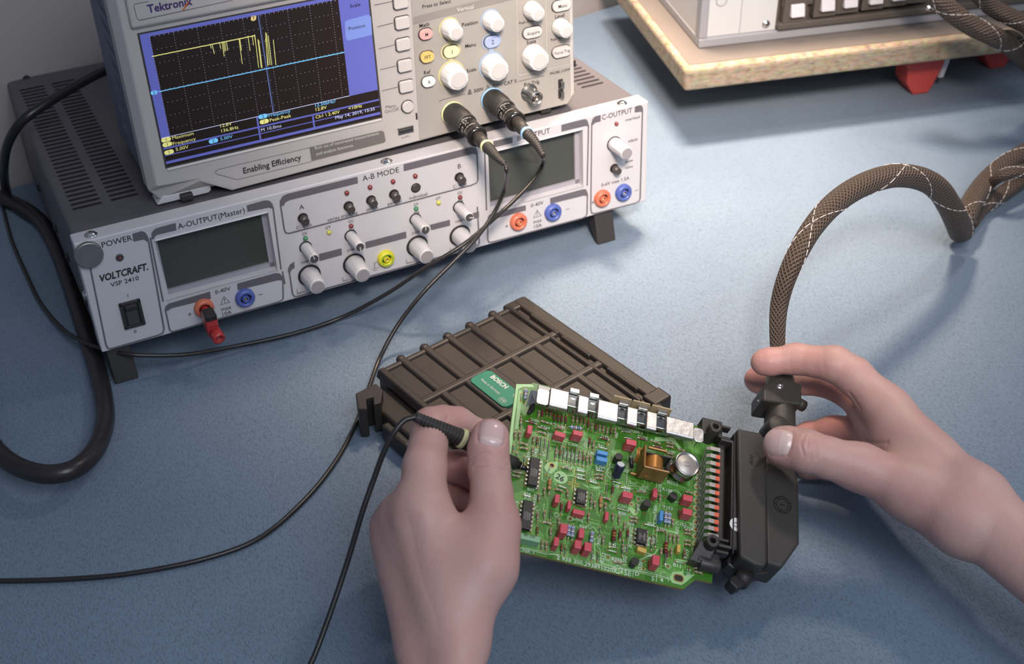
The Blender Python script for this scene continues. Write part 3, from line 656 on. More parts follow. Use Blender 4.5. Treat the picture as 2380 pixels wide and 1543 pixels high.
# usb port, bnc, test lugs
c = sc(942, 301.6); mb = MB().use(m_chrome); w_, h_ = .0118, .0048
for a, b_ in (((-w_/2, -h_/2), (w_/2, -h_/2 + .0005)), ((-w_/2, h_/2 - .0005), (w_/2, h_/2)), ((-w_/2, -h_/2), (-w_/2 + .0005, h_/2)), ((w_/2 - .0005, -h_/2), (w_/2, h_/2))): mb.box((c[0] + a[0], -.0012, c[2] + a[1]), (c[0] + b_[0], 0, c[2] + b_[1]))
mb.use(m_ink).box((c[0] - w_/2, -.0004, c[2] - h_/2), (c[0] + w_/2, 0, c[2] + h_/2)); mb.use(m_steel).box((c[0] - w_/2 + .001, -.0008, c[2] + .0002), (c[0] + w_/2 - .001, -.0004, c[2] + .0014)); mb.build('usb_port', os_)
c = sc(1248.4, 229, -.014) * np.array([1, 0, 1]); m_nk = mat('nickel', (.55, .53, .49), .28, 1.0)
mb = MB().use(m_nk, True); mb.lathe(c, NS, [(0, .0068), (.0015, .0068), (.0018, .0050), (.0135, .0050), (.014, .0048), (.014, .0042), (.006, .0040)], 28, caps=False)
mb.lathe(c, NS, [(.004, .0024), (.0125, .0024), (.0127, .0018), (.008, .0014)], 18, caps=False); mb.use(m_ink).disc(c - Y3 * .006, NS, .0042); mb.use(mat('brass', (.35, .25, .12), .35, 1.0), True); mb.lathe(c, NS, [(.006, .0006), (.0125, .0006)], 10)
mb.use(m_nk, True)
for s_ in (-1, 1): mb.cyl(c + np.array([0, -.010, s_ * .0045]), c + np.array([0, -.010, s_ * .0066]), .0010, n=10)
mb.build('bnc_socket', os_)
for p in ((1302.3, 193.4), (1302.3, 216.3)):
    c = sc(*p); mb = MB().use(m_ink).box((c[0] - .0022, -.0012, c[2] - .0036), (c[0] + .0016, -.0009, c[2] + .0036)); mb.use(m_nk)
    mb.box((c[0] - .0012, -.0045, c[2] + .0018), (c[0] + .0008, -.001, c[2] + .0026)); mb.box((c[0] - .0012, -.0050, c[2] - .0026), (c[0] + .0008, -.0044, c[2] + .0026)); mb.box((c[0] - .0012, -.0045, c[2] - .0026), (c[0] + .0008, -.001, c[2] - .0018)); mb.build('test_lug', os_)
for p in ((1336, 148), (968, 270)):
    c = sc(*p); MB().use(m_ink).box((c[0] - .0006, -.0004, c[2] - .0025), (c[0] + .0006, .001, c[2] + .0025)).build('housing_slot', os_)

# ------------------------------------------------------------------ probes and cables
m_cab = mat('black_cable', (.020, .018, .018), .32, bump=.1, bscale=900)
m_glossb = mat('glossy_black_plastic', (.014, .012, .012), .15)
m_pl = mat('white_print', (.55, .54, .52), .6)
m_yr = mat('cream_yellow_ring', (.72, .72, .38), .4); m_br = mat('sky_blue_ring', (.28, .50, .78), .4)
def ribbed_boot(mb, pts, r0, r1, m, n=20, ribs=11):
    mb.use(m, True); L = len(pts); q = spline(pts, 60) if L > 2 else [np.array(pts[0]) + (np.array(pts[-1]) - np.array(pts[0])) * k / 120 for k in range(121)]
    r = []
    for i in range(len(q)):
        t = i / (len(q) - 1); b_ = r0 + (r1 - r0) * t
        r.append(b_ * (1.0 if (t * ribs) % 1 < .52 or t < .08 or t > .95 else .76))
    mb.tube(q, r, n)
def probe_head(root, base, q, ringm, O):
    pts = [psu_w(*a) - O for a in q]; mb = MB().use(m_blackm, True); a, b_ = pts[0], pts[1]; d = b_ - a; L = np.linalg.norm(d)
    mb.lathe(a, d, [(.0015, .0082), (.003, .0086), (L * .6, .0086), (L * .62, .0081), (L * .98, .0080), (L, .0072)], 36); o = mb.build('connector_shell', root)
    mb = MB().use(ringm, True).lathe(a, d, [(0, .0090), (.0018, .0090), (.0018, .0080)], 36); mb.build('channel_collar', root)
    d2 = pts[2] - b_; L2 = np.linalg.norm(d2); mb = MB().use(m_glossb, True)
    mb.lathe(b_, d2, [(-.002, .0070), (L2 * .72, .0070), (L2 * .74, .0074), (L2 * .9, .0076), (L2, .0070), (L2 + .0003, .0052)], 36); bar = mb.build('connector_barrel', root)
    mb = MB().use(m_pl); dn = nrm(d2); to = nrm((CAMS - O - b_) - dn * np.dot(CAMS - O - b_, dn)); side = np.cross(dn, to)
    def onb(s, t, ang, h, rot=0, bold=.0):
        vs, fs = text_mesh(s, bold, 0); o_ = []
        for u_, v_ in vs:
            u_, v_ = u_ * h / .72, v_ * h / .72
            tt = t + v_; aa = ang + u_ / .0071
            o_.append(b_ + dn * tt + (to * math.cos(aa) + side * math.sin(aa)) * .00715)
        mb.add(o_, fs)
    onb('Voltage Pro', L2 * .12, .0, .0020); onb('MADE IN USA', L2 * .60, .0, .0013); onb('CE', L2 * .36, .75, .0030, bold=.01)
    for s_ in (1, -1):
        mb.add([b_ + dn * (L2 * .36 + tt * s_ + k) + (to * math.cos(aa) + side * math.sin(aa)) * .00715 for tt, aa, k in ((-.0018, -.25, 0), (.0018, .2, 0), (.0018, .2, .0004), (-.0018, -.25, .0004))], [(0, 1, 2, 3)])
    mb.add([b_ + dn * (L2 * .36 + tt) + (to * math.cos(aa) + side * math.sin(aa)) * .00715 for tt, aa in ((-.0026, -.25), (-.0026, .2), (-.0033, .2), (-.0033, -.25))], [(0, 1, 2, 3)])
    mb.build('printed_lettering', bar)
    mb = MB().use(m_blackm, True); e = pts[3]; d3 = e - pts[2]; L3 = np.linalg.norm(d3); mb.lathe(pts[2], d3, [(0, .0052), (L3 - .0012, .0041)], 28); mb.build('strain_cone', root)
    mb = MB().use(ringm, True); mb.lathe(e, d3, [(-.0012, .0042), (-.0010, .0047), (.0010, .0047), (.0012, .0042)], 28); mb.build('channel_ring', root)
    mb = MB(); ribbed_boot(mb, [e, pts[4], pts[5]], .0042, .0021, m_blackm, 20, 12); mb.build('cable_boot', root)
    return pts[5]
def psu_w(px, py, dep): return PSU.w(psu(px, py, dep))
CAMS = CAM
def frame_at(w_): return Frame(w_, (1, 0, 0), (0, 1, 0), (0, 0, 1))
def pfl(L, O): return [P(*a) - O for a in L]
q1 = [(1051, 262, .017), (1086, 291, -.009), (1111, 320, -.030), (1131, 340, -.046), (1152, 362, -.062), (1172, 381, -.074)]
O1 = psu_w(*q1[0]); pr1 = thing('oscilloscope_probe', frame_at(O1), 'black probe lead with cream yellow rings, running from the oscilloscope to the left hand', 'probe')
e = probe_head(pr1, None, q1, m_yr, O1)
z1_ = (e + O1)[2]
path = [e + O1] + [P(*a) for a in ((1178, 402, z1_ - .006), (1173, 440, .080), (1148, 495, .074), (1108, 552, .066), (1050, 612, .054), (985, 678, .040), (925, 755, .021), (884, 830, .006), (858, 900, .0022), (825, 990, .0022), (775, 1080, .0022), (700, 1170, .0022), (600, 1252, .0022), (470, 1300, .0022), (300, 1333, .0022), (150, 1346, .0022), (0, 1350, .0022), (-170, 1350, .0022), (-230, 1480, .0022), (-80, 1650, .0022), (250, 1760, .0022), (560, 1720, .006), (680, 1612, .013), (722, 1543, .022), (762, 1440, .036), (806, 1310, .056), (842, 1190, .078), (870, 1110, .092), (893, 1048, .104), (916, 1005, .112), (940, 977, .116), (967, 969, .1165))]
mb = MB().use(m_cab, True); mb.tube([p - O1 for p in spline(path, 8)], .00155, 10); mb.build('cable', pr1)
# hand-held probe body
ta, tb = P(967, 969, .1165), P(1228, 1092, .0752)
dd = tb - ta; LL = np.linalg.norm(dd); dn = dd / LL
f_ = lambda px, py=None: ta + dn * LL * ((px - 967) / 261.0)
mb = MB(); ribbed_boot(mb, [f_(965) - O1, f_(1066) - O1], .0028, .0050, m_blackm, 22, 14); mb.build('grip_boot', pr1)
mb = MB().use(m_yr, True).lathe(f_(1066) - O1, dn, [(0, .0050), (.0003, .0055), (.0026, .0057), (.0030, .0052)], 28); mb.build('channel_ring', pr1)
mb = MB().use(m_blackm, True).lathe(f_(1076) - O1, dn, [(0, .0050), (.004, .0054), (.010, .0052), (.022, .0040), (.030, .0036), (.034, .0036)], 28); mb.build('probe_body', pr1)
s = f_(1196) - O1; mb = MB().use(m_glossb, True).lathe(s, dn, [(-.012, .0036), (.000, .0030), (.0030, .0026), (.0030, .0024)], 24); mb.use(m_steel, True).lathe(s + dn * .003, dn, [(0, .0022), (.0008, .0022)], 20); mb.use(m_glossb, True).lathe(s + dn * .0038, dn, [(0, .0022), (.0035, .0012), (.0045, .0007)], 20); mb.use(m_chrome, True).lathe(s + dn * .0080, dn, [(0, .0004), (max(.0012, np.linalg.norm(tb - O1 - s) - .008), .00015)], 8); mb.build('probe_tip', pr1)

q2 = [(1143, 230, .017), (1176, 258, -.009), (1201, 285, -.030), (1224, 309, -.046), (1246, 334, -.060), (1262, 362, -.071)]
O2 = psu_w(*q2[0]); pr2 = thing('oscilloscope_probe', frame_at(O2), 'black probe lead with sky blue rings, looping left under the power supply front', 'probe')
e = probe_head(pr2, None, q2, m_br, O2)
path = [e + O2] + [P(*a) for a in ((1263, 378, .084), (1245, 412, .080), (1206, 455, .075), (1150, 507, .069), (1080, 566, .061), (985, 625, .046), (900, 682, .025), (800, 735, .006), (690, 773, .0035), (560, 802, .006), (440, 823, .012), (345, 826, .0185), (290, 822, .0215), (240, 811, .0200), (200, 797, .016), (150, 768, .009), (95, 705, .0035), (58, 630, .003), (28, 560, .003), (10, 495, .003), (-2, 455, .003), (-40, 440, .003), (-90, 450, .003))]
mb = MB().use(m_cab, True); mb.tube([p - O2 for p in spline(path, 8)], .00155, 10); mb.build('cable', pr2)

O = P(14, 440, .004); path = [P(*a) for a in ((370, 135, .135), (300, 147, .135), (240, 166, .133), (170, 203, .130), (100, 246, .126), (48, 285, .118), (18, 335, .095), (9, 385, .062), (12, 430, .022), (25, 470, .006), (60, 500, .0045), (130, 540, .0045))]
mb = MB().use(m_cab, True); mb.tube(spline(path, 8), .0037, 16); o = mb.build('cable'); tag(o, 'black mains cable arching from behind the oscilloscope down to the left', 'cable')
path = [P(*a) for a in ((-140, 420, .007), (-40, 445, .007), (40, 476, .007), (95, 515, .007), (135, 585, .007), (172, 690, .007), (203, 785, .007), (226, 860, .007), (242, 930, .009), (243, 985, .012), (222, 1044, .017), (180, 1086, .021), (125, 1102, .022), (65, 1094, .021), (10, 1064, .018), (-30, 1015, .014), (-45, 960, .010), (-60, 880, .007), (-150, 800, .007))]
mb = MB().use(mat('black_rubber_hose', (.022, .018, .019), .34, noise=.3, nscale=90, bump=.15, bscale=500), True); mb.tube(spline(path, 8), .0062, 20); o = mb.build('rubber_hose'); tag(o, 'thick black rubber hose curled on the bench left of the power supply', 'hose')
# ------------------------------------------------------------------ black control unit housing on the bench
m_ecu = mat('black_ribbed_plastic', (.022, .017, .0145), .42, noise=.25, nscale=45, bump=.12, bscale=2200, spec=.5)
m_ecud = mat('worn_black_plastic', (.026, .021, .019), .5, noise=.4, nscale=30, bump=.3, bscale=1300)
eA = P(1225, 690, .026); EF = Frame((eA[0], eA[1], 0), (.2215, -.9752, 0), (.9752, .2215, 0), (0, 0, 1))
def eh(px, py, z=.026): return EF.hit(px, py, 2, z)
ec = thing('control_unit_housing', EF, 'black ribbed plastic housing with green label lying behind the circuit board', 'housing')
tl = -eh(875, 872)[1]; sl = .137
mb = MB().use(m_ecu); mb.box((0, -tl + .004, .004), (sl + .018, -.010, .0235)); mb.box((.010, -tl - .014, .004), (sl + .004, -tl + .010, .0175)); shell = mb.build('shell', ec, .0022, 3)
mb = MB().use(m_ecu); mb.prism([(-.003, -.011, .010), (-.003, -.011, .0262), (-.003, -.0005, .0262), (-.003, .001, .022), (-.003, .001, .006), (-.003, -.004, .003)], (sl + .004, 0, 0))
mb.box((-.004, -.020, .008), (.006, -.001, .0257)); mb.box((sl - .003, -.014, .006), (sl + .010, .0015, .0262)); mb.build('edge_flange', ec, .0018, 3)
ribs_t = [-eh(*p)[1] for p in ((1156, 733), (1103, 759.5), (1050, 784), (997.5, 811), (943, 838))]
s1, s2 = eh(1240, 797)[0], eh(1391, 842)[0]
mb = MB().use(m_ecu)
def rib(a, b_, w, z0=.0205, z1=.0262):
    a = np.array([a[0], a[1], 0.]); b_ = np.array([b_[0], b_[1], 0.]); d = nrm(b_ - a); t = np.array([-d[1], d[0], 0]) * w / 2
    mb.prism([a - t * 1.5 + Z3 * z0, b_ - t * 1.5 + Z3 * z0, b_ - t + Z3 * z1, a - t + Z3 * z1], t * 0 + np.array([0, 0, 0]) + t * 2) if False else mb.loft([[a - t * 1.7 + Z3 * z0, a - t * .8 + Z3 * z1, a + t * .8 + Z3 * z1, a + t * 1.7 + Z3 * z0], [b_ - t * 1.7 + Z3 * z0, b_ - t * .8 + Z3 * z1, b_ + t * .8 + Z3 * z1, b_ + t * 1.7 + Z3 * z0]])
for t_ in ribs_t: rib((-.001, -t_), (sl + .016, -t_), .0062, z1=.0257)
for s_ in (s1, s2, sl + .012): rib((s_, -.010), (s_, -tl + .004), .0060, z1=.0259)
rib((.002, -.012), (.002, -tl + .004), .0045, z1=.0252); rib((0, -.0175), (sl, -.0175), .0035); rib((0, -tl + .0065), (sl, -tl + .0065), .0055)
for s_ in (.018, s1 + .006, s2 + .008): rib((s_, -.0115), (s_ + .030, -.0115), .0028, z1=.0268)
mb.build('ribs', ec, .0011, 3)
mb = MB().use(m_ecu, True)
for t_ in ribs_t: mb.lathe((-.0014, -t_, .004), Z3, [(0, .0034), (.0200, .0034), (.0213, .0028), (.0218, .0012)], 18)
mb.build('rib_posts', ec)
mb = MB().use(m_ecud); z = .026
mb.prism([eh(*p, z) * np.array([1, 1, 0]) + Z3 * .002 for p in ((826, 914), (873, 890), (890, 905), (885, 935), (868, 940), (867, 922), (851, 926), (853, 950), (832, 950))], (0, 0, z - .002)); mb.build('side_clip', ec, .0008)
mb = MB().use(m_ecud); c = eh(915, 1000, .010)
mb.box((c[0] - .006, c[1] - .006, .002), (c[0] + .022, c[1] + .020, .0145)); mb.build('corner_block', ec, .002)
stk = [eh(*p, .0266) for p in ((1137, 858), (1089, 882), (1167, 951), (1216, 927))]
o_ = stk[1]; sx = np.array([1., 0, 0]); sy = np.array([0, 1., 0]); L1 = stk[2][0] - stk[1][0]; L2 = stk[0][1] - stk[1][1]
mb = MB().use(mat('green_label', (.02, .19, .12), .35, noise=.06, nscale=80)); c = np.array([o_[0] + L1 / 2, 0, o_[1] + L2 / 2])
mb.poly([np.array([q[0], q[2], .0266]) for q in rr(c, L1, L2, .004, 0)][::1]); mb.prism([np.array([q[0], q[2], .0235]) for q in rr(c, L1, L2, .004, 0)], (0, 0, .0030))
mb.use(m_pl); cc = lambda fx, fy: np.array([o_[0] + L1 * fx, o_[1] + L2 * fy, .02675])
mb.text('BOSCH', cc(.40, .80), sx, sy, .0036, .035); mb.text('Made in Germany', cc(.40, .38), sx, sy, .0020)
mb.ring(cc(.88, .80), Z3, .0020, .0023, 24); mb.ring(cc(.88, .80), Z3, .0009, .0011, 16); mb.text('078', cc(.82, .22), sx, sy, .0019)
q = [np.array([p[0], p[2], .02675]) for p in rr(np.array([cc(.82, .22)[0], 0, cc(.82, .22)[1]]), .0062, .0036, .0017, 0)]; mb.strip(q + [q[0]], Z3, .0002)
mb.build('green_label', ec)

# ------------------------------------------------------------------ circuit board
def b(px, py, n=0.): return BRD.hit(px, py, 2, n)
ZO = {1: (1170, 870), 2: (1420, 900), 3: (1170, 1120), 4: (1420, 1120)}
def zz_(k, x, y, n=0.): return b(ZO[k][0] + x / 5.51, ZO[k][1] + y / 5.51, n)
pcb = thing('circuit_board', BRD, 'green circuit board full of red capacitors and chips, held up between both hands', 'circuit board')
Hb = b(1300, 1303)[1]
def pcb_material():
    M = bpy.data.materials.new('green_solder_mask'); M.use_nodes = True; nt = M.node_tree; bs = nt.nodes['Principled BSDF']; L = nt.links.new
    bs.inputs['Roughness'].default_value = .32; bs.inputs['Specular IOR Level'].default_value = .6
    tc = nt.nodes.new('ShaderNodeTexCoord')
    n = nt.nodes.new('ShaderNodeTexNoise'); n.inputs['Scale'].default_value = 55; n.inputs['Detail'].default_value = 1; n.inputs['Distortion'].default_value = .6
    L(tc.outputs['Object'], n.inputs['Vector'])
    r = nt.nodes.new('ShaderNodeMapRange'); r.inputs['From Min'].default_value = .585; r.inputs['From Max'].default_value = .595; L(n.outputs['Fac'], r.inputs['Value'])
    mx = nt.nodes.new('ShaderNodeMix'); mx.data_type = 'RGBA'; mx.inputs['A'].default_value = (.050, .190, .014, 1); mx.inputs['B'].default_value = (.100, .300, .045, 1)
    L(r.outputs[0], mx.inputs['Factor']); L(mx.outputs['Result'], bs.inputs['Base Color']); return M
m_pcb = pcb_material(); m_edge = mat('board_edge', (.32, .22, .06), .6)
m_trace = mat('masked_copper', (.18, .44, .10), .3, spec=.6); m_trl = mat('masked_copper_light', (.36, .60, .26), .3)
m_silk = mat('silkscreen', (.62, .72, .56), .5); m_gold = mat('gold_pad', (.50, .33, .10), .35, .6); m_hole = mat('pad_hole', (.02, .012, .006), .6)
m_lead = mat('tinned_lead', (.55, .53, .50), .28, 1.0)
def bl_(px, py): p = b(px, py); return [p[0], p[1]]
outp = [[0, 0], bl_(1236, 897), bl_(1237, 889), bl_(1278, 898), bl_(1278, 905)] + [[.121, bl_(1278, 905)[1]], [.1235, -.004], [b(1657, 1330)[0], b(1657, 1330)[1] + .01], bl_(1655, 1354), bl_(1618, 1346), bl_(1588, 1369), [0, Hb]]
mb = MB().use(m_edge); mb.prism([(x, y, -.0017) for x, y in outp][::-1], (0, 0, 0.0016)); mb.use(m_pcb).poly([(x, y, 0) for x, y in outp][::-1]); mb.use(m_edge)
for i in range(len(outp)):
    a_, c_ = outp[i], outp[(i + 1) % len(outp)]; mb.poly([(*a_, -.0002), (*c_, -.0002), (*c_, 0), (*a_, 0)])
board = mb.build('board', pcb)
NB = (0, 0, 1)
# copper under the mask
mb = MB().use(m_trace); rnd = random.Random(11)
for i in range(120):
    x, y = rnd.uniform(.006, .112), rnd.uniform(Hb + .008, -.022); pts = [(x, y, .00006)]; hor = rnd.random() < .45
    for k in range(rnd.randint(2, 4)):
        l = rnd.uniform(.003, .012) * rnd.choice((-1, 1)); d = rnd.uniform(.001, .003) * rnd.choice((-1, 1))
        x2, y2 = (x + l, y) if hor else (x, y + l); pts.append((x2, y2, .00006)); x3, y3 = (x2 + abs(d) * (1 if l > 0 else -1), y2 + d) if hor else (x2 + d, y2 + abs(d) * (1 if l > 0 else -1)); pts.append((x3, y3, .00006)); x, y = x3, y3
    if all(.003 < p[0] < .118 and Hb + .003 < p[1] < -.006 for p in pts): mb.strip(pts, NB, rnd.choice((.00022, .00025, .0003, .0004)))
mb.use(m_trl)
def tz(k, pts, w, closed=False): mb.strip([zz_(k, *p, .00009) for p in pts], NB, w)
mb.poly([zz_(1, *p, .00008) for p in ((165, 125), (365, 125), (400, 165), (250, 160), (190, 190), (135, 600), (110, 900), (85, 1040), (65, 1040), (80, 800))][::-1])
for k in range(3): tz(1, ((205 + k * 14, 200), (165 + k * 14, 620), (150 + k * 14, 700)), .0004)
for k in range(4): mb.strip([b(1212 + 0, 1270 - k * 4, .00009), b(1580, 1352 - k * 4, .00009), b(1588 + k * 0, 1330 - k * 3, .00009)], NB, .0003)
tz(3, ((1130, 640), (1180, 790), (1240, 870), (1250, 1040), (1543, 1120)), .0004); tz(3, ((1150, 570), (1240, 690), (1170, 730), (1170, 1040), (1543, 1160)), .0004); tz(3, ((220, 840), (560, 900), (700, 940)), .0005)
tz(1, ((480, 1075), (500, 1120), (495, 1350), (540, 1370)), .0005); tz(1, ((740, 1130), (880, 1160), (910, 1200), (900, 1290), (800, 1300)), .0005); tz(4, ((380, 990), (560, 920), (600, 860)), .0006); tz(4, ((820, 990), (985, 1020)), .0009); tz(4, ((700, 620), (850, 650)), .0008)
mb.poly([zz_(4, *p, .00008) for p in ((225, 325), (270, 325), (345, 385), (330, 420), (290, 425), (215, 345))][::-1]); mb.poly([zz_(1, *p, .00008) for p in ((1010, 1400), (1100, 1440), (1240, 1440), (1210, 1470), (1120, 1450), (1060, 1440))][::-1])
mb.poly([zz_(2, *p, .00008) for p in ((560, 640), (800, 640), (900, 780), (870, 790), (780, 690), (560, 690))][::-1]); mb.poly([zz_(4, *p, .00008) for p in ((790, 1150), (900, 1150), (950, 1200), (1080, 1180), (950, 1290), (900, 1320), (780, 1290), (750, 1230))][::-1])
mb.poly([zz_(1, *p, .00008) for p in ((560, 1130), (700, 1115), (690, 1200), (620, 1270), (560, 1260), (520, 1190))][::-1])
mb.disc(zz_(1, 735, 1320, .00012), NB, .0040, 28)
mb.build('copper_traces', board)
# silkscreen
mb = MB().use(m_silk)
def sk(k, s, x, y, h=.0019, rot=0, bold=.006):
    c = zz_(k, x, y, .00016); a = math.radians(rot); xd = (math.cos(a), math.sin(a), 0); yd = (-math.sin(a), math.cos(a), 0); mb.text(s, c, xd, yd, h, bold)
for a in ((1, 'D304', 405, 590), (1, 'R77', 640, 640), (1, 'R349', 735, 668), (1, 'R334', 535, 678), (1, '332', 600, 768), (1, 'C309', 695, 855), (1, 'C308', 890, 900), (1, 'D303', 1062, 880, .0019, 83), (1, 'B41', 1255, 912), (1, 'C306', 1240, 1180), (1, 'C301', 1130, 1010), (1, 'B42', 1225, 1212), (1, 'B56', 990, 1215), (1, 'B54', 965, 1305), (1, 'B43', 1150, 1358), (1, 'R44', 1435, 1425), (1, 'T1', 1420, 1010), (1, 'C1', 1385, 1165), (1, 'B97', 350, 1480), (1, 'R54', 840, 1190), (1, 'D409', 418, 1000, .0019, 83), (1, 'B73', 527, 1010, .0019, 83), (1, 'B93', 325, 1030, .0019, 83), (1, 'D35', 1300, 800), (1, 'B80', 1450, 780, .0018, 83),
          (3, 'B98', 305, 155), (3, 'R30', 320, 205), (3, 'C502', 950, 475, .0021), (3, 'R307', 405, 220, .0019, 83), (3, 'R64', 1020, 575), (3, 'B33', 1515, 400), (3, 'B10', 1395, 800), (3, 'R223', 1450, 990), (3, 'R212', 1275, 970, .0022, 83), (3, '2 938 300', 850, 1005, .0026), (3, '2938910209', 1240, 1095, .0026), (3, 'K.NR.1', 290, 885, .0024), (3, 'R50', 1225, 760, .0019, 83), (3, 'B7', 1165, 960, .0018, 83), (3, '..', 1030, 1050, .0026),
          (4, 'B36', 210, 75), (4, 'B35', 205, 115), (4, 'C201', 150, 315), (4, 'B33', 148, 408, .0021), (4, 'R108', 722, 105, .0021), (4, 'D102', 628, 65, .002, 86), (4, 'B25', 360, 325, .002, 86), (4, '506', 405, 105), (4, 'T103', 728, 332, .0021), (4, 'C103', 900, 540, .0021), (4, 'C205', 570, 475, .002, 86), (4, 'T201', 568, 355, .002, 86), (4, '10', 1030, 553, .0021), (4, 'B24', 510, 540), (4, 'R220', 990, 595), (4, 'R201', 645, 605), (4, 'R202', 850, 620, .0018, 86), (4, '209', 250, 540, .0021), (4, 'D202', 258, 635, .002, 86), (4, 'IC201', 255, 755, .0024, 86), (4, 'R206', 490, 760, .002, 86), (4, 'B50', 545, 745, .0018, 86), (4, 'C204', 490, 935, .002), (4, 'R223', 75, 1000, .0021), (4, 'T202', 175, 1010, .0022, 86), (4, 'D201', 380, 1060, .0022, 86), (4, 'B11', 850, 1070, .0023), (4, 'B12', 995, 1160, .0022, 86), (4, 'R317', 975, 925, .002, 80), (4, '5', 535, 1240, .0026), (4, '4', 650, 1258, .0026), (4, 'SE', 215, 1170, .0032), (4, 'D', 335, 1180, .0024), (4, 'C2', 170, 860, .002, 86),
          (2, 'D104', 405, 640), (2, '2338329209-3', 250, 555, .0019), (2, 'R109', 760, 825, .0021), (2, 'R35', 750, 690), (2, 'D105', 590, 800, .0018), (2, 'B302', 790, 1225, .0024), (2, 'D3', 745, 937), (2, 'RE1', 185, 1068, .0021), (2, 'R44', 60, 1265, .002), (2, 'R101', 565, 690), (2, 'R10', 720, 895)): sk(*a)
c = b(1199, 1190, .00016); mb.text('322209-3', c, (-.02, 1, 0), (-1, -.02, 0), .0026, .006)
for k in range(7): sk(1, ('R35', 'R76', 'B02', 'B72', 'B23', 'B28', 'B57')[k], 690 + k * 50, 1000 + k * 12, .0016, 83)
mb.ring(zz_(2, 850, 1130, .00016), NB, .0070, .00725, 40, 180, 330); mb.ring(zz_(1, 1410, 1270, .00016), NB, .0038, .0041, 30, 150, 400); mb.ring(zz_(4, 820, 180, .00016), NB, .0038, .0041, 30)
for k, x, y, r in ((4, 355, 218, .0016), (4, 265, 285, .0014), (4, 425, 255, .0014), (4, 730, 1080, .0016), (3, 1340, 965, .0018), (3, 857, 470, .0016)): mb.ring(zz_(k, x, y, .00016), NB, r * .86, r, 20)
for k in range(13): c = b(1622 - k * .55, 1098 + k * 16.55, .00016); mb.ring(c, NB, .0017, .0020, 20)
for k in range(13): c = b(1632 - k * .55, 1082 + k * 16.55, .00016); mb.ring(c, NB, .0013, .0015, 16, 60, 300)
for q in [((130, 130, 130, 130))]: pass
def skl(k, pts, w=.0002): mb.strip([zz_(k, *p, .00016) for p in pts], NB, w)
skl(2, ((215, 870), (200, 1250)), .0002); skl(2, ((215, 1250), (500, 1310)), .0002); skl(2, ((585, 1200), (580, 1400))); skl(2, ((245, 1190), (245, 1225), (325, 1240), (325, 1210))); skl(2, ((405, 1235), (405, 1270), (485, 1280), (490, 1240)))
skl(3, ((220, 850), (560, 925), (700, 930), (700, 990)), .0003); skl(4, ((0, 1100), (140, 1110), (280, 1130), (590, 1190), (735, 1230), (735, 1275)), .0003); skl(4, ((285, 1130), (280, 1215)), .0003); skl(4, ((585, 1195), (580, 1275)), .0003); skl(4, ((0, 1145), (145, 1170), (145, 1100)), .0003)
mb.ring(zz_(4, 88, 1120, .00016), NB, .0021, .0025, 24); skl(4, ((70, 1105), (70, 1135)), .0003); skl(4, ((105, 1110), (105, 1140)), .0003)
for k, x, y in ((3, 437, 342), (3, 680, 420), (3, 1390, 315), (3, 1108, 572)):
    c = zz_(k, x, y, .00016); s = .0016; mb.strip([c + np.array(q) for q in ((s, 0, 0), (0, s, 0), (-s, 0, 0), (0, -s, 0), (s, 0, 0), (0, s, 0))], NB, .0002)
mb.use(m_gold); c = zz_(1, 900, 1405, .00014)
for sx_ in (-1, 1):
    for sy_ in (-1, 1): mb.strip([c + np.array([sx_ * .0034, sy_ * .0007, 0]), c + np.array([sx_ * .0007, sy_ * .0007, 0]), c + np.array([sx_ * .0007, sy_ * .0034, 0])], NB, .0004)
mb.use(m_ink); mb.text('26', zz_(1, 725, 1325, .0002), (math.cos(-.35), math.sin(-.35), 0), (math.sin(.35), math.cos(.35), 0), .0036, .02)
mb.build('silkscreen', board)

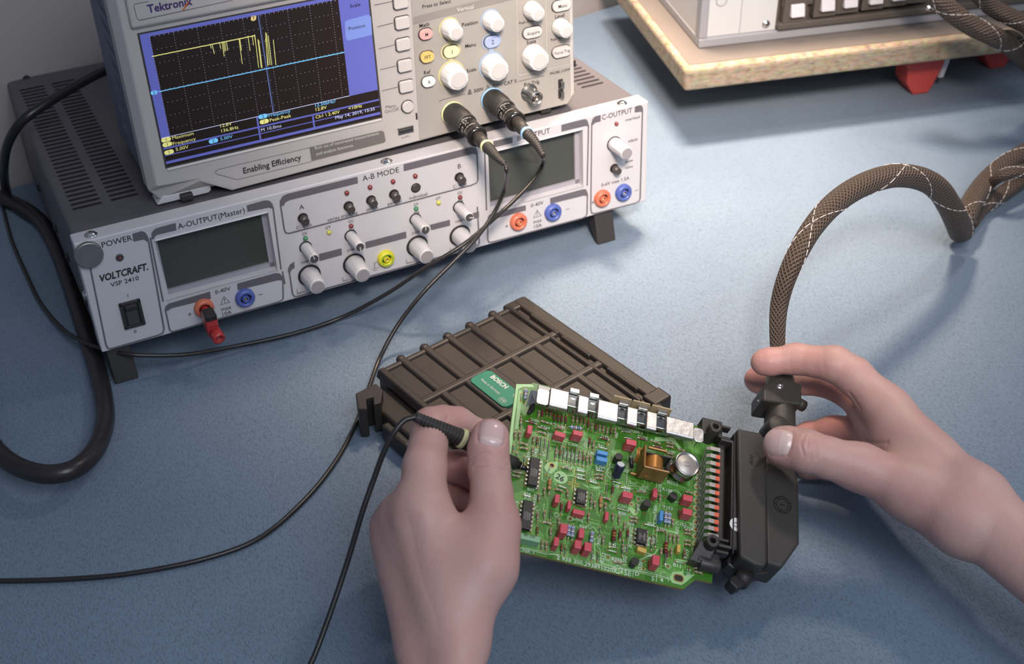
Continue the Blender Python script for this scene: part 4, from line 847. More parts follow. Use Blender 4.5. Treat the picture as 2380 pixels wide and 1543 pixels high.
# parts on the board ------------------------------------------------
PADS = []
def lead_pts(p0, p1, h, bl):
    d = nrm(p1 - p0); L = np.linalg.norm(p1 - p0)
    return [p0 + Z3 * -.0006, p0 + Z3 * h * .7, p0 + d * min(.0006, L * .2) + Z3 * h, p1 - d * min(.0006, L * .2) + Z3 * h, p1 + Z3 * h * .7, p1 - Z3 * .0006]
def axial(k, x0, y0, x1, y1, kind):
    p0, p1 = zz_(k, x0, y0), zz_(k, x1, y1); PADS.extend((p0, p1)); d = nrm(p1 - p0); L = np.linalg.norm(p1 - p0)
    if kind == 'w':
        mb = MB().use(m_lead, True); mb.tube(spline(lead_pts(p0, p1, .0008, 0), 3), .00032, 6); return mb.build('jumper_wire', pcb)
    S = dict(r=(.0034, .00085, 'res'), n=(.0034, .00085, 'resb'), d=(.0036, .00080, 'dio'), B=(.0062, .00125, 'blue'), O=(.0065, .0012, 'or'), R=(.0066, .0013, 'red'))[kind]
    bl = min(S[0], L * .74); r = S[1]; h = r + .0002
    mb = MB().use(m_lead, True); mb.tube(spline(lead_pts(p0, p1, h, 0), 3), .0003, 6); c = (p0 + p1) / 2 + Z3 * h; a = c - d * bl / 2
    body, bands = dict(r=((.42, .36, .24), [(.25, (.25, .05, .04)), (.42, (.10, .04, .02)), (.58, (.08, .04, .02)), (.8, (.35, .25, .06))]),
                       n=((.16, .09, .05), [(.25, (.30, .18, .04)), (.45, (.05, .05, .05)), (.62, (.35, .07, .03)), (.8, (.35, .25, .06))]),
                       d=((.22, .035, .02), [(.68, (.04, .06, .28)), (.85, (.03, .03, .04))]),
                       B=((.42, .52, .62), [(.22, (.10, .10, .30)), (.38, (.30, .06, .05)), (.52, (.55, .55, .55)), (.66, (.05, .05, .12)), (.82, (.12, .06, .20))]),
                       O=((.50, .30, .12), [(.25, (.45, .12, .03)), (.45, (.45, .12, .03)), (.65, (.10, .05, .02))]),
                       R=((.16, .02, .015), [(.35, (.45, .20, .05)), (.6, (.45, .20, .05)), (.75, (.03, .01, .01))]))[kind]
    mbase = mat('body_' + S[2], body, .3, spec=.6)
    def rad(t): return r * (1.0 if (t < .17 or t > .83) else .84)
    ts = [0, .05, .17, .2]; cuts = []
    for t_, cl in bands: cuts.append((t_ - .045, t_ + .045, cl))
    pos = sorted(set([0, .04, .16, .2, .8, .84, .96, 1.] + [c_[0] for c_ in cuts] + [c_[1] for c_ in cuts]))
    x, y = perp(d); n = 10
    def ringv(t): rr_ = rad(t) * (.6 if t in (0, 1.) else 1); return [a + d * bl * t + (x * math.cos(q) + y * math.sin(q)) * rr_ for q in [2 * math.pi * i / n for i in range(n)]]
    for t0, t1 in zip(pos, pos[1:]):
        mid = (t0 + t1) / 2; m_ = mbase
        for c0, c1, cl in cuts:
            if c0 < mid < c1: m_ = mat('band_%d_%d_%d' % tuple(int(q * 100) for q in cl), cl, .35)
        mb.use(m_, True); mb.loft([ringv(t0), ringv(t1)], caps=(t0 == 0 or t1 == 1.))
    return mb.build({'r': 'resistor', 'n': 'resistor', 'd': 'diode'}.get(kind, 'power_resistor'), pcb)
AX = {
1: 'B285,190,268,360 w232,240,222,340 r452,470,445,560 d497,450,490,570 n555,440,545,545 n603,460,597,550 d652,480,640,640 d700,490,690,650 d747,500,737,660 d797,515,787,660 r890,540,882,630 r940,545,935,640 n988,550,985,640 n1040,565,1035,655 d1087,575,1077,710 r1133,625,1125,725 d1185,625,1173,760 r1230,655,1225,745 r1280,660,1270,755 r1327,685,1320,780 n1380,665,1368,800 r1428,685,1420,790 d275,605,435,650 r465,605,590,640 r430,680,560,720 r430,740,550,775 n640,690,770,715 B820,683,1015,712 r225,540,215,690 r150,735,145,830 r207,735,200,835 r390,795,380,885 n440,795,425,935 w490,800,462,1030 w537,820,520,970 w588,840,557,1115 r200,885,315,920 r200,945,315,970 r375,930,362,1030 w132,900,122,990 w172,1000,165,1080 w270,1050,260,1140 r682,915,660,1090 n733,920,712,1105 w780,930,760,1115 w828,940,810,1130 w878,950,860,1145 w928,955,908,1155 r978,980,960,1160 n1027,985,1010,1175 r1075,1000,1058,1190 r1115,1040,1110,1150 d1103,800,1095,940 r1153,855,1143,960 d1215,815,1365,855 w1215,935,1335,970 w930,1235,1050,1260 w930,1285,1050,1310 w930,1330,1050,1360 w1180,1235,1290,1255 r1170,1290,1280,1305 r1170,1335,1280,1350 w1095,1375,1210,1410 w1390,1375,1510,1410 r740,1190,870,1235 O590,1320,575,1530 w605,1180,550,1290 w700,1430,810,1470 w285,1430,440,1475 r100,1250,240,1280 r100,1300,220,1325 d1400,1420,1385,1560 w1320,1410,1310,1520',
3: 'w250,175,360,205 r455,155,450,255 r525,80,515,180 d740,260,730,410 n918,300,1030,325 r1128,150,1110,345 r1168,250,1160,350 O1240,170,1235,380 r1265,205,1380,245 r1305,270,1295,380 r435,395,430,505 r525,370,515,480 w605,370,590,490 r490,520,620,550 n435,565,425,690 r600,590,597,715 r708,475,700,560 B835,545,820,735 B888,555,868,755 B1130,635,1112,810 r1090,405,1083,510 w1235,580,1222,700 r1275,690,1267,810 r1480,435,1475,540 R1415,580,1395,820 d1495,610,1485,760 r495,750,485,870 r547,770,540,880 n745,790,738,920 w793,830,780,950 w1210,900,1200,1020 w1130,900,1120,1010 w1335,835,1450,850 w1335,880,1450,910 r660,100,760,130 r820,120,815,210 r1400,410,1395,500',
4: 'w115,75,280,110 r320,125,440,145 r625,165,618,260 w70,345,235,385 w330,290,318,390 r235,455,350,480 r235,505,335,520 w420,545,575,585 r172,520,165,620 d115,610,103,755 d215,595,205,740 B695,380,685,570 B742,390,728,580 r787,480,783,580 r570,630,690,635 r520,680,510,880 w570,685,562,840 r750,670,745,770 r803,680,798,790 r857,685,850,785 r150,750,140,945 w203,815,195,910 r30,1030,140,1050 r310,815,420,830 R700,660,685,1060 d720,870,710,990 r770,850,763,960 r637,860,632,940 n935,860,925,980 w820,1025,935,1050 r935,620,1020,640 r935,665,1020,680 r935,760,1020,770 r935,805,1020,825 r940,130,1050,160 r1060,1110,1170,1130 r1060,1155,1170,1180',
2: 'r530,700,640,740 d520,755,660,790 r700,715,805,740 r700,760,805,785 r845,800,945,825 r705,850,800,875 r705,895,800,915 d325,655,465,690 w130,570,250,590 w165,650,270,670'}
for k, s in AX.items():
    for q in s.split():
        axial(k, *[float(v) for v in q[1:].split(',')], q[0])
m_cr = mat('red_capacitor', (.60, .07, .10), .38, noise=.08, nscale=300); m_cb = mat('blue_capacitor', (.07, .28, .60), .35); m_cy = mat('ochre_capacitor', (.62, .40, .08), .4); m_cg = mat('green_capacitor', (.24, .44, .25), .4)
def cap(k, x, y, w, h, ht, m, txt=None, rot=0.):
    c = zz_(k, x, y, ht); mb = MB().use(m); a = math.radians(rot); xd = np.array([math.cos(a), math.sin(a), 0]); yd = np.array([-math.sin(a), math.cos(a), 0])
    mb.obox(np.array([c[0], c[1], ht / 2 + .0003]), xd, yd, Z3, w / 2, h / 2, ht / 2); PADS.extend([np.array([c[0], c[1], 0]) + (xd if w > h else yd) * s * max(w, h) * .35 for s in (-1, 1)])
    o = mb.build('film_capacitor', pcb, .0004, 2)
    if txt:
        mb = MB().use(mat('print_pale', (.60, .42, .40), .5) if m is m_cr else m_ink)
        fc = np.array([c[0], c[1], 0]) - yd * (h / 2 + .00008)
        for i, t in enumerate(txt): mb.text(t, fc + Z3 * (ht * .72 - i * .0019), xd, Z3, .0012, .01)
        mb.build('capacitor_print', o)
    return o
mm = .001
for a in ((1, 338, 705, 2.9, 5.6, 5.5), (1, 725, 765, 6.6, 3.0, 5.5, 'x'), (1, 955, 752, 6.0, 3.2, 7.5, 'y'), (2, 262, 705, 6.2, 3.6, 8, 'y'), (4, 215, 165, 6.2, 3.8, 7.5, 'y'), (4, 568, 140, 2.8, 5.6, 5), (4, 985, 205, 5.8, 3.8, 7, 'y'), (4, 980, 382, 5.8, 3.8, 7, 'y'), (4, 578, 1000, 4.2, 5.8, 8), (3, 690, 212, 2.8, 5.2, 6), (3, 845, 290, 2.2, 5.2, 5), (3, 965, 385, 6.8, 2.9, 4.5), (3, 1325, 435, 2.2, 5.4, 4.5), (3, 775, 595, 4.2, 5.8, 8), (3, 1002, 655, 3.1, 5.8, 5), (3, 680, 762, 2.9, 5.0, 7), (3, 957, 798, 4.0, 4.8, 8), (3, 1085, 828, 4.2, 5.0, 8)):
    k, x, y, w, h, ht = a[:6]; cap(k, x, y, w * mm, h * mm, ht * mm, m_cr, ('0.47', '63-', 'WIMA') if len(a) > 6 else None, -6 if (k, x) == (1, 725) else 0)
for a in ((1, 1270, 1003, 6.6, 2.6, 5), (1, 1262, 1085, 6.6, 2.8, 5), (4, 648, 430, 2.2, 6.4, 5)): cap(a[0], a[1], a[2], a[3] * mm, a[4] * mm, a[5] * mm, m_cb)
cap(4, 398, 868, 5.4 * mm, 2.8 * mm, 4 * mm, m_cy, rot=-8); cap(4, 868, 848, 2.1 * mm, 4.8 * mm, 4 * mm, m_cy)
cap(3, 300, 705, 15 * mm, 3.4 * mm, 6.5 * mm, m_cg)
c = zz_(3, 330, 690, .0066); mb = MB().use(m_ink); mb.text('022 100', np.array([c[0], c[1], .0070]), (-1, 0, 0), (0, -1, 0), .0014, .01); mb.build('capacitor_print', pcb)
# chips
m_ic = mat('chip_black', (.020, .017, .016), .42, bump=.1, bscale=2500); m_icp = mat('chip_print', (.30, .28, .26), .5)
def chip(k, x, y, L, npin, lines, W=.0058):
    ht = .0042; c = zz_(k, x, y, ht); ce = np.array([c[0], c[1], 0]); mb = MB().use(m_ic)
    mb.loft([[ce + np.array([sx * W * f / 2, sy * L * g / 2, z]) for sx, sy in ((-1, -1), (1, -1), (1, 1), (-1, 1))] for f, g, z in ((.92, .97, .0008), (1, 1, .0024), (.93, .975, ht))])
    mb.use(m_black).disc(ce + np.array([-W * .18, L * .42, ht + .00005]), NB, .0007, 16)
    o = mb.build('chip', pcb, .0002)
    for s in (-1, 1):
        for i in range(npin // 2):
            yy = ce[1] + L * .44 * (1 - 2 * i / (npin // 2 - 1)); xx = ce[0] + s * W / 2
            mb = MB().use(m_lead); mb.box((min(xx, xx + s * .0010), yy - .0006, .0020), (max(xx, xx + s * .0010), yy + .0006, .0024)); mb.box((min(xx + s * .0008, xx + s * .0011), yy - .0006, .0010), (max(xx + s * .0008, xx + s * .0011), yy + .0006, .0024)); mb.box((min(xx + s * .0008, xx + s * .0011), yy - .0003, -.0006), (max(xx + s * .0008, xx + s * .0011), yy + .0003, .0010))
            mb.build('chip_pin', o); PADS.append(np.array([xx + s * .001, yy, 0]))
    mb = MB().use(m_icp)
    for i, t in enumerate(lines): mb.text(t, ce + np.array([W * (.22 - .22 * i), -L * .05, ht + .00008]), (0, -1, 0), (1, 0, 0), .0011, .01, 0, .9)
    mb.build('chip_print', o)
chip(1, 394, 1238, .0178, 14, ('SM8608', 'LM2901N', 'SL69202')); chip(3, 305, 415, .0178, 14, ('SM8608', 'LM2901N', 'SL69202'))
chip(3, 1000, 178, .0092, 8, ('XM8617', 'LM2904N', 'B3740')); chip(4, 400, 688, .0092, 8, ('XM8608', 'LT', '2903N'))
# transistors in plastic caps
def to92(k, x, y, ht=.0052, ang=0, r=.0024):
    c = zz_(k, x, y, ht); ce = np.array([c[0], c[1], .0012]); mb = MB().use(m_ic, True); n = 20; R = []
    for z in (0, ht - .0012):
        R.append([ce + Z3 * z + np.array([math.cos(a + ang) * r, math.sin(a + ang) * r, 0]) for a in [math.radians(-50 + 280 * i / n) for i in range(n + 1)]])
    mb.smooth = False; mb.loft(R); mb.use(m_lead, True)
    for s in (-1, 0, 1): q = ce + np.array([math.cos(ang + math.pi / 2 + 1.57) * 0, 0, 0]) + np.array([math.cos(ang), math.sin(ang), 0]) * s * .0012; mb.cyl(q, q - Z3 * .0018, .00025, n=6); PADS.append(q * np.array([1, 1, 0]))
    mb.build('transistor', pcb, .0002)
to92(2, 105, 885, .0062, .2); to92(4, 805, 175, .0052, -.5); to92(4, 465, 270, .0068, 0); to92(4, 312, 1015, .0056, .9)
# electrolytic capacitor, leaning
t_ = zz_(2, 128, 985, .0115); c0 = zz_(2, 62, 1140, .003); d = nrm(t_ - c0); mb = MB().use(mat('navy_sleeve', (.020, .022, .055), .25, spec=.7), True); Le = np.linalg.norm(t_ - c0)
mb.lathe(c0, d, [(0, .0024), (.0006, .0027), (.0016, .0027), (.002, .0024), (.0026, .0027), (Le - .0003, .0027), (Le, .0025)], 24); o = mb.build('electrolytic_capacitor', pcb)
mb = MB().use(mat('aluminium_top', (.75, .74, .76), .4, .3), True).disc(c0 + d * (Le + .0001), d, .0022, 20); mb.build('can_top', o)
# tall metal can
t_ = zz_(2, 982, 978, .0150); c0 = zz_(2, 905, 1120, .0060); d = nrm((.10, -.05, 1.)); Lc = .0090; mb = MB().use(m_nk, True); a = t_ - d * Lc
mb.lathe(a, d, [(0, .0072), (.0006, .0077), (.0016, .0077), (.0022, .0067), (Lc - .002, .0067), (Lc - .001, .0075), (Lc, .0075), (Lc, .0066), (Lc - .0010, .0061)], 40, caps=True); o = mb.build('metal_can', pcb)
mb = MB().use(mat('dull_tin', (.50, .46, .42), .5, .7, noise=.1, nscale=400), True).lathe(t_ - d * .0011, d, [(0, .0062), (.0004, .0059)], 32)
mb.use(mat('tin_stamp', (.25, .22, .19), .6))
x, y = perp(d); xx = nrm(np.array([1, .25, 0]) - d * np.dot(np.array([1, .25, 0]), d)); yy = np.cross(d, xx)
mb.text('4300', t_ - d * .0006 + yy * .0012, xx, yy, .0013); mb.text('BAN', t_ - d * .0006 - yy * .0012, xx, yy, .0013); mb.build('can_lid', o)
mb = MB().use(mat('grey_shell', (.16, .15, .14), .4, .6), True); mb.cyl(zz_(2, 740, 1060, 0), zz_(2, 790, 1020, .0085), .0032, .0036, 20)
for p in ((1060, 760), (1075, 1130), (1060, 1230)): q = zz_(2, *p, .0); mb.use(m_lead, True).tube([q - Z3 * .0005, q + Z3 * .004, q + np.array([.0006, .0018, .0046])], .0004, 6)
mb.build('metal_can_support', pcb)
# transformer
c = zz_(2, 455, 1060, 0); m_fr = mat('bronze_frame', (.36, .19, .07), .35, .55, noise=.2, nscale=300); m_cu = mat('copper_winding', (.55, .24, .06), .3, .6)
tf = MB().use(m_fr); x0_, y0_ = c[0], c[1]; w_, d_, h_ = .0185, .0150, .0145
tf.box((x0_ - w_/2 + .003, y0_ - d_/2, .0010), (x0_ + w_/2, y0_ - d_/2 + .0012, h_)); tf.box((x0_ - w_/2 + .003, y0_ - d_/2, .0010), (x0_ - w_/2 + .0042, y0_ + d_/2, h_)); tf.box((x0_ - w_/2 + .003, y0_ - d_/2, .0010), (x0_ + w_/2, y0_ + d_/2, .0022))
tf.box((x0_ - w_/2 + .005, y0_ + d_/2 - .0018, h_ - .0018), (x0_ + w_/2 - .0018, y0_ + d_/2 - .0004, h_)); tf.box((x0_ - w_/2 - .0010, y0_ - d_/2 + .001, .001), (x0_ - w_/2 + .003, y0_ - d_/2 + .0024, .0028))
fr = tf.build('transformer_frame', pcb, .0005)
mb = MB().use(m_black).box((x0_ - w_/2 + .0046, y0_ + d_/2 - .0048, .003), (x0_ + w_/2 + .001, y0_ + d_/2 - .0040, h_ - .0008)); mb.box((x0_ - w_/2 + .0046, y0_ - d_/2 + .0014, .003), (x0_ + w_/2, y0_ - d_/2 + .0020, h_ - .001)); mb.build('bobbin', fr, .0002)
mb = MB().use(m_cu, True); pr = []
for i in range(44): pr.append((i * .00020, .0054 + (.00012 if i % 2 else 0)))
mb.lathe((x0_ + .0012, y0_ - d_/2 + .0021, .0082), (0, 1, 0), pr, 32); mb.build('copper_winding', fr)
mb = MB().use(m_cu, True)
for j in range(5):
    q = np.array([x0_ - w_/2 + .0018 + rnd.uniform(-.0008, .0008), y0_ + d_/2 - .001, .011]); mb.tube(spline([q, q + np.array([-.0012, -.001, -.001]), q + np.array([-.0006, -.004, -.003]), q + np.array([-.001, -.006, -.007])], 4), .00035, 6)
mb.use(m_cu, True).lathe((x0_ - .0020, y0_ - d_/2 - .0001, .0060), (0, -1, 0), [(0, .0009), (.0008, .0007)], 12); mb.build('wire_tail', fr)
mb = MB().use(m_black, True).cyl(zz_(2, 255, 900, .006), zz_(2, 265, 1040, .003), .0012, n=12); mb.use(m_lead, True).tube([zz_(2, 250, 850, .0055), zz_(2, 255, 900, .006)], .0003, 6); mb.tube([zz_(2, 265, 1040, .003), zz_(2, 268, 1080, .0)], .0003, 6); mb.build('sleeved_diode', pcb)
# heat sink rail with clips
m_al = mat('tinned_steel', (.52, .51, .50), .38, 1.0, noise=.08, nscale=350, bump=.25, bscale=260); m_rail = mat('polished_rail', (.35, .36, .33), .12, 1.0)
def uv(k, x, y, n=0.): return zz_(k, x, y, n)
HN = .0125
la, lb = uv(1, 350, 330, HN), uv(2, 1090, 620, HN)
mb = MB().use(m_rail); yb = .0015; x0_ = uv(1, 440, 300, HN)[0]; x1_ = uv(2, 1050, 500, HN)[0]
ytop = uv(1, 915, 215, HN)[1]
mb.box((x0_, ytop - .0090, .0028), (x1_, ytop - .0070, HN - .003)); mb.box((x0_, ytop - .0075, HN - .0042), (x1_, ytop + .0010, HN - .0034)); rail = mb.build('heat_sink_rail', pcb, .0004)
for q in (((600, 165), (843, 210), (825, 452), (590, 400)), ((965, 258), (1097, 285), (1082, 510), (948, 480)), ((1222, 315), (1475, 372), (1460, 610), (1200, 555))):
    pts = [uv(1, *p, HN) for p in q]; xa, xb = (pts[0][0] + pts[3][0]) / 2, (pts[1][0] + pts[2][0]) / 2; ya, yb_ = (pts[0][1] + pts[1][1]) / 2, (pts[2][1] + pts[3][1]) / 2
    mb = MB().use(m_al); mb.prism([(xa, ya, HN - .004), (xa, ya, HN - .0005), (xa, ya - .0008, HN), (xa, yb_ + .001, HN + .0004), (xa, yb_, HN - .0004), (xa, yb_, HN - .003)], (xb - xa, 0, 0)); mb.build('spring_clip', pcb, .0004)
for q in (((215, 240), (350, 268), (330, 497), (200, 470)), ((470, 298), (598, 325), (580, 555), (450, 528)), ((718, 365), (1072, 445), (1055, 668), (705, 580))):
    pts = [uv(2, *p, HN) for p in q]; xa, xb = (pts[0][0] + pts[3][0]) / 2, (pts[1][0] + pts[2][0]) / 2; ya, yb_ = (pts[0][1] + pts[1][1]) / 2, (pts[2][1] + pts[3][1]) / 2
    mb = MB().use(m_al); mb.prism([(xa, ya, HN - .004), (xa, ya, HN - .0005), (xa, ya - .0008, HN), (xa, yb_ + .001, HN + .0004), (xa, yb_, HN - .0004), (xa, yb_, HN - .003)], (xb - xa, 0, 0)); mb.build('spring_clip', pcb, .0004)
for k, q in ((1, (915, 212)), (1, (1165, 275)), (2, (165, 205)), (2, (412, 265)), (2, (660, 320))):
    c = uv(k, *q, HN - .001); mb = MB().use(m_al); mb.box((c[0] - .0029, c[1] - .0012, HN - .0028), (c[0] + .0029, c[1] + .0016, HN - .0006))
    mb.prism([(c[0] - .0029, c[1] - .0012, HN - .0028), (c[0] - .0029, c[1] - .0012, HN - .0020), (c[0] - .0029, c[1] - .0086, .0062), (c[0] - .0029, c[1] - .0080, .0054)], (.0058, 0, 0)) if False else None
    cl = mb.build('rail_tab', rail, .0003); mb = MB().use(m_al if k == 1 else m_black, True).disc((c[0], c[1] - .0034, HN - .0033), NB, .0014, 20); mb.build('rivet', rail)
# rounded end pieces
mb = MB().use(m_al); pts = [uv(1, *p, HN - .0004) for p in ((432, 170), (590, 200), (575, 422), (415, 385))]; cx_, cy_ = sum(p[0] for p in pts) / 4, sum(p[1] for p in pts) / 4
mb.prism([np.array([q[0], q[2], HN - .0006]) for q in rr(np.array([cx_, 0, cy_]), .0070, .0104, .0016, 0)], (0, 0, .0009)); mb.prism([(cx_ - .0035, cy_ + .003, HN - .0006), (cx_ - .0035, cy_ - .0045, HN - .0006), (cx_ - .0078, cy_ - .0050, .0060), (cx_ - .0070, cy_ + .0040, .0100)], (.0003, 0, .0008)); mb.build('clamp_end', rail, .0005)
mb = MB().use(m_al); pts = [uv(2, *p, HN - .002) for p in ((1075, 490), (1195, 510), (1190, 730), (1040, 715))]; cx_, cy_ = sum(p[0] for p in pts) / 4, sum(p[1] for p in pts) / 4
mb.prism([np.array([q[0], q[2], HN - .0028]) for q in rr(np.array([cx_, 0, cy_]), .0064, .0098, .0022, 0)], (0, 0, .0010)); mb.build('clamp_end', rail, .0005)
mb = MB().use(mat('tan_insulator', (.42, .32, .18), .5)); a, c = uv(2, 25, 130, .012), uv(2, 770, 320, .012)
for u0, u1 in ((0, .30), (.33, .62), (.66, 1)):
    xa, xb = a[0] + (c[0] - a[0]) * u0, a[0] + (c[0] - a[0]) * u1; mb.box((xa, ytop + .0022, .0060), (xb, ytop + .0030, .0142))
mb.build('insulating_strip', pcb)
mb = MB().use(m_black, True); q = uv(1, 360, 400, .004); mb.tube(spline([q + Z3 * .004, q + np.array([.0004, -.002, 0]), q + np.array([-.0010, -.005, -.002])], 5), [.0010, .0018, .0010], 10); mb.build('black_sleeve', pcb)
# pads and holes
mb = MB()
for p in PADS:
    p = np.array([p[0], p[1], .0002]); mb.use(m_gold); mb.ring(p, NB, .0003, .00068, 10); mb.use(m_hole); mb.disc(p + Z3 * .00002, NB, .0004, 8)
for k, x, y in ((4, 355, 218), (4, 265, 285), (4, 730, 1080), (3, 1340, 965), (3, 857, 470), (4, 685, 190), (4, 430, 405), (4, 1035, 320), (4, 870, 370), (4, 995, 1105), (4, 415, 1110), (4, 420, 1010), (1, 1330, 895), (1, 340, 575), (1, 845, 520), (2, 905, 1215), (2, 735, 1175), (2, 420, 795)):
    p = zz_(k, x, y, .0002); mb.use(m_gold); mb.ring(p, NB, .0004, .0009, 14); mb.use(m_hole); mb.disc(p + Z3 * .00002, NB, .0005, 10)
for k in range(13): p = b(1622 - k * .55, 1098 + k * 16.55, .0002); mb.use(m_gold); mb.ring(p, NB, .0006, .0013, 18); mb.use(m_hole); mb.disc(p, NB, .0007, 12)
p = zz_(1, 622, 1165, .0002); mb.use(m_gold); mb.ring(p, NB, .0012, .0018, 24); mb.use(m_hole); mb.disc(p, NB, .0013, 20)
c = zz_(4, 865, 1232, 0); q = lambda w, h: [np.array([p[0], p[2], .0002]) for p in rr(np.array([c[0], 0, c[1]]), w, h, min(w, h) * .42, 0)][::1]
o1, i1 = q(.0062, .0050), q(.0050, .0036); mb.use(m_gold); mb.strip(q(.0056, .0042) + [q(.0056, .0042)[0]], NB, .0006); mb.use(m_hole); mb.poly([p + Z3 * .00003 for p in i1])
mb.build('solder_pads', board)

# ------------------------------------------------------------------ connector header with its row of pins (part of the board)
m_hd = mat('black_header_plastic', (.036, .031, .028), .42, noise=.1, nscale=60, bump=.2, bscale=1800)
def bu(px, py, n=0.): return b(px, py, n)
hn = .0125
xl = bu(1673, 1150, hn)[0]; xr = bu(1722, 1150, hn)[0]; yt = bu(1690, 1026, hn)[1]; yb_ = bu(1675, 1262, hn)[1]
mb = MB().use(m_hd)
mb.box((xl, yb_ - .002, -.008), (xr, yt + .002, .0022)); mb.box((xl + .0068, yb_ - .002, .002), (xr, yt + .002, hn)); mb.box((xl, yt, .002), (xr, yt + .002, hn)); mb.box((xl, yb_ - .002, .002), (xr, yb_, hn)); mb.box((xl, yb_, .002), (xl + .0040, yt, .0085))
mb.box((xr, yb_ + .002, -.006), (xr + .010, yt - .002, hn - .003))
hdr = mb.build('header_body', pcb, .0007)
def ear(ex, ey, sgn):
    c = bu(ex, ey, .0145); mb = MB().use(m_hd, True); mb.lathe((c[0], c[1], -.004), Z3, [(0, .0040), (.0185, .0038), (.0188, .0036), (.0188, .0017), (.014, .0016)], 28, caps=False); mb.use(m_ink).disc((c[0], c[1], .0100), NB, .0017)
    mb.use(m_hd, False)
    mb.box((c[0] - .006, c[1] - (.002 if sgn > 0 else .010), -.005), (c[0] + .0065, c[1] + (.009 if sgn > 0 else .002), .008)); mb.box((c[0] + .003, c[1] - .0045, .006), (c[0] + .0105, c[1] - .0030, hn - .001)); mb.box((c[0] + .003, c[1] + .003, .006), (c[0] + .0105, c[1] + .0045, hn - .001))
    if sgn < 0:
        mb.prism([(c[0] - .0105, c[1] - .0105, .0005), (c[0] - .0105, c[1] - .0105, .007), (c[0] - .0055, c[1] + .001, .010), (c[0] - .004, c[1] + .001, .0005)], (.010, -.001, 0))
        mb.use(m_hd, True).cyl((c[0] - .004, c[1] - .0095, .004), (c[0] + .0075, c[1] - .0095, .004), .0042, n=20)
    mb.build('screw_ear', hdr, .0006)
ear(1664, 991, 1); ear(1657.5, 1256, -1)
m_pin = mat('tinned_pin', (.44, .42, .40), .42, .9); m_rdp = mat('red_paint_mark', (.70, .13, .06), .5)
for k in range(13):
    yk = bu(1660 - k * .5, 1043 + k * 16.75, .0105)[1]; xe = xl + .0005; xs0 = bu(1644, 1150, .0105)[0]; mb = MB()
    mb.use(m_rdp if k not in (0, 12) else m_pin).box((xe - .0026, yk - .0013, .0098), (xe, yk + .0013, .0107)); mb.use(m_pin)
    mb.box((xs0 + .001, yk - .0013, .0098), (xe - .0026, yk + .0013, .0107))
    foot_ = b(1622 - k * .55, 1098 + k * 16.55, 0)
    mb.loft([[(xs0 + .0018, yk - .0013, .0098), (xs0 + .0018, yk + .0013, .0098), (xs0 + .0016, yk + .0013, .0107), (xs0 + .0016, yk - .0013, .0107)], [(xs0 - .0002, yk - .0009, .0086), (xs0 - .0002, yk + .0009, .0086), (xs0 - .0010, yk + .0009, .0092), (xs0 - .0010, yk - .0009, .0092)],
             [(foot_[0] + .0004, foot_[1] - .0004, -.0005), (foot_[0] + .0004, foot_[1] + .0004, -.0005), (foot_[0] - .0004, foot_[1] + .0004, -.0005), (foot_[0] - .0004, foot_[1] - .0004, -.0005)]])
    mb.build('connector_pin', pcb, .0001)
c = bu(1713, 1220, hn); mb = MB().use(mat('white_sticker', (.72, .70, .68), .5)).disc((c[0] - .0003, c[1], hn + .0003), NB, .0042, 28); mb.use(m_ink); mb.text('C', (c[0] - .0012, c[1] - .0004, hn + .0005), X3, Y3, .003); mb.build('round_sticker', hdr)

# ------------------------------------------------------------------ plug with braided loom
PO3 = BRD.w((.150, -.045, 0)); PF = Frame(PO3, U, -V, N)
def g(px, py, n=0.): return BRD.hit(px, py, 2, n) - np.array([.150, -.045, 0])
wh = thing('wiring_plug', PF, 'large black angled plug with braided brown cable, held by the right hand', 'plug')
m_pg = mat('matte_black_plug', (.040, .036, .031), .48, noise=.12, nscale=50, bump=.18, bscale=2600)
top = .0165; low = .0140
mb = MB().use(m_pg)
A = [g(*p, top) for p in ((1714, 994), (1770, 1005), (1783, 1025), (1784, 1310), (1775, 1317), (1757, 1313), (1720, 1292))]
mb.prism([(p[0], p[1], -.010) for p in A], (0, 0, .010 + top)); 
B = [g(*p, low) for p in ((1776, 1020), (1820, 1050), (1849, 1079), (1857, 1125), (1859, 1262), (1819, 1319), (1783, 1309))]
mb.prism([(p[0], p[1], -.0085) for p in B], (0, 0, .0085 + low)); plug = mb.build('plug_housing', wh, .0018, 3)
l = g(1714, 994, top); mb = MB().use(m_ink); mb.box((l[0] - .0006, g(1718, 1290, top)[1] + .002, -.006), (l[0], l[1] - .002, top - .003)); mb.build('plug_mouth', wh)
# moulded marks
mb = MB().use(mat('moulded_mark', (.012, .010, .009), .4)); c = g(1818, 1173, low); c[2] = low + .0002
mb.ring(c, NB, .0050, .0055, 36); mb.ring(c, NB, .0034, .0038, 30)
for i in range(14):
    a = 2 * math.pi * i / 14; e_ = np.array([math.cos(a), math.sin(a), 0]); mb.text('7SIR4N1OF%ME2S'.replace('%', 'C')[i], c + e_ * .0044, np.array([-e_[1], e_[0], 0]), e_, .0011, .01)
mb.text('1', c, (-.1, 1, 0), (-1, -.1, 0), .003, .03); c = g(1746, 1065, top); c[2] = top + .0002; mb.text('AMP', c - Y3 * .001, (-.1, -1, 0), (1, -.1, 0), .0026); mb.ring(c, NB, .0055, .0057, 30, 20, 150); mb.build('moulded_marks', plug)
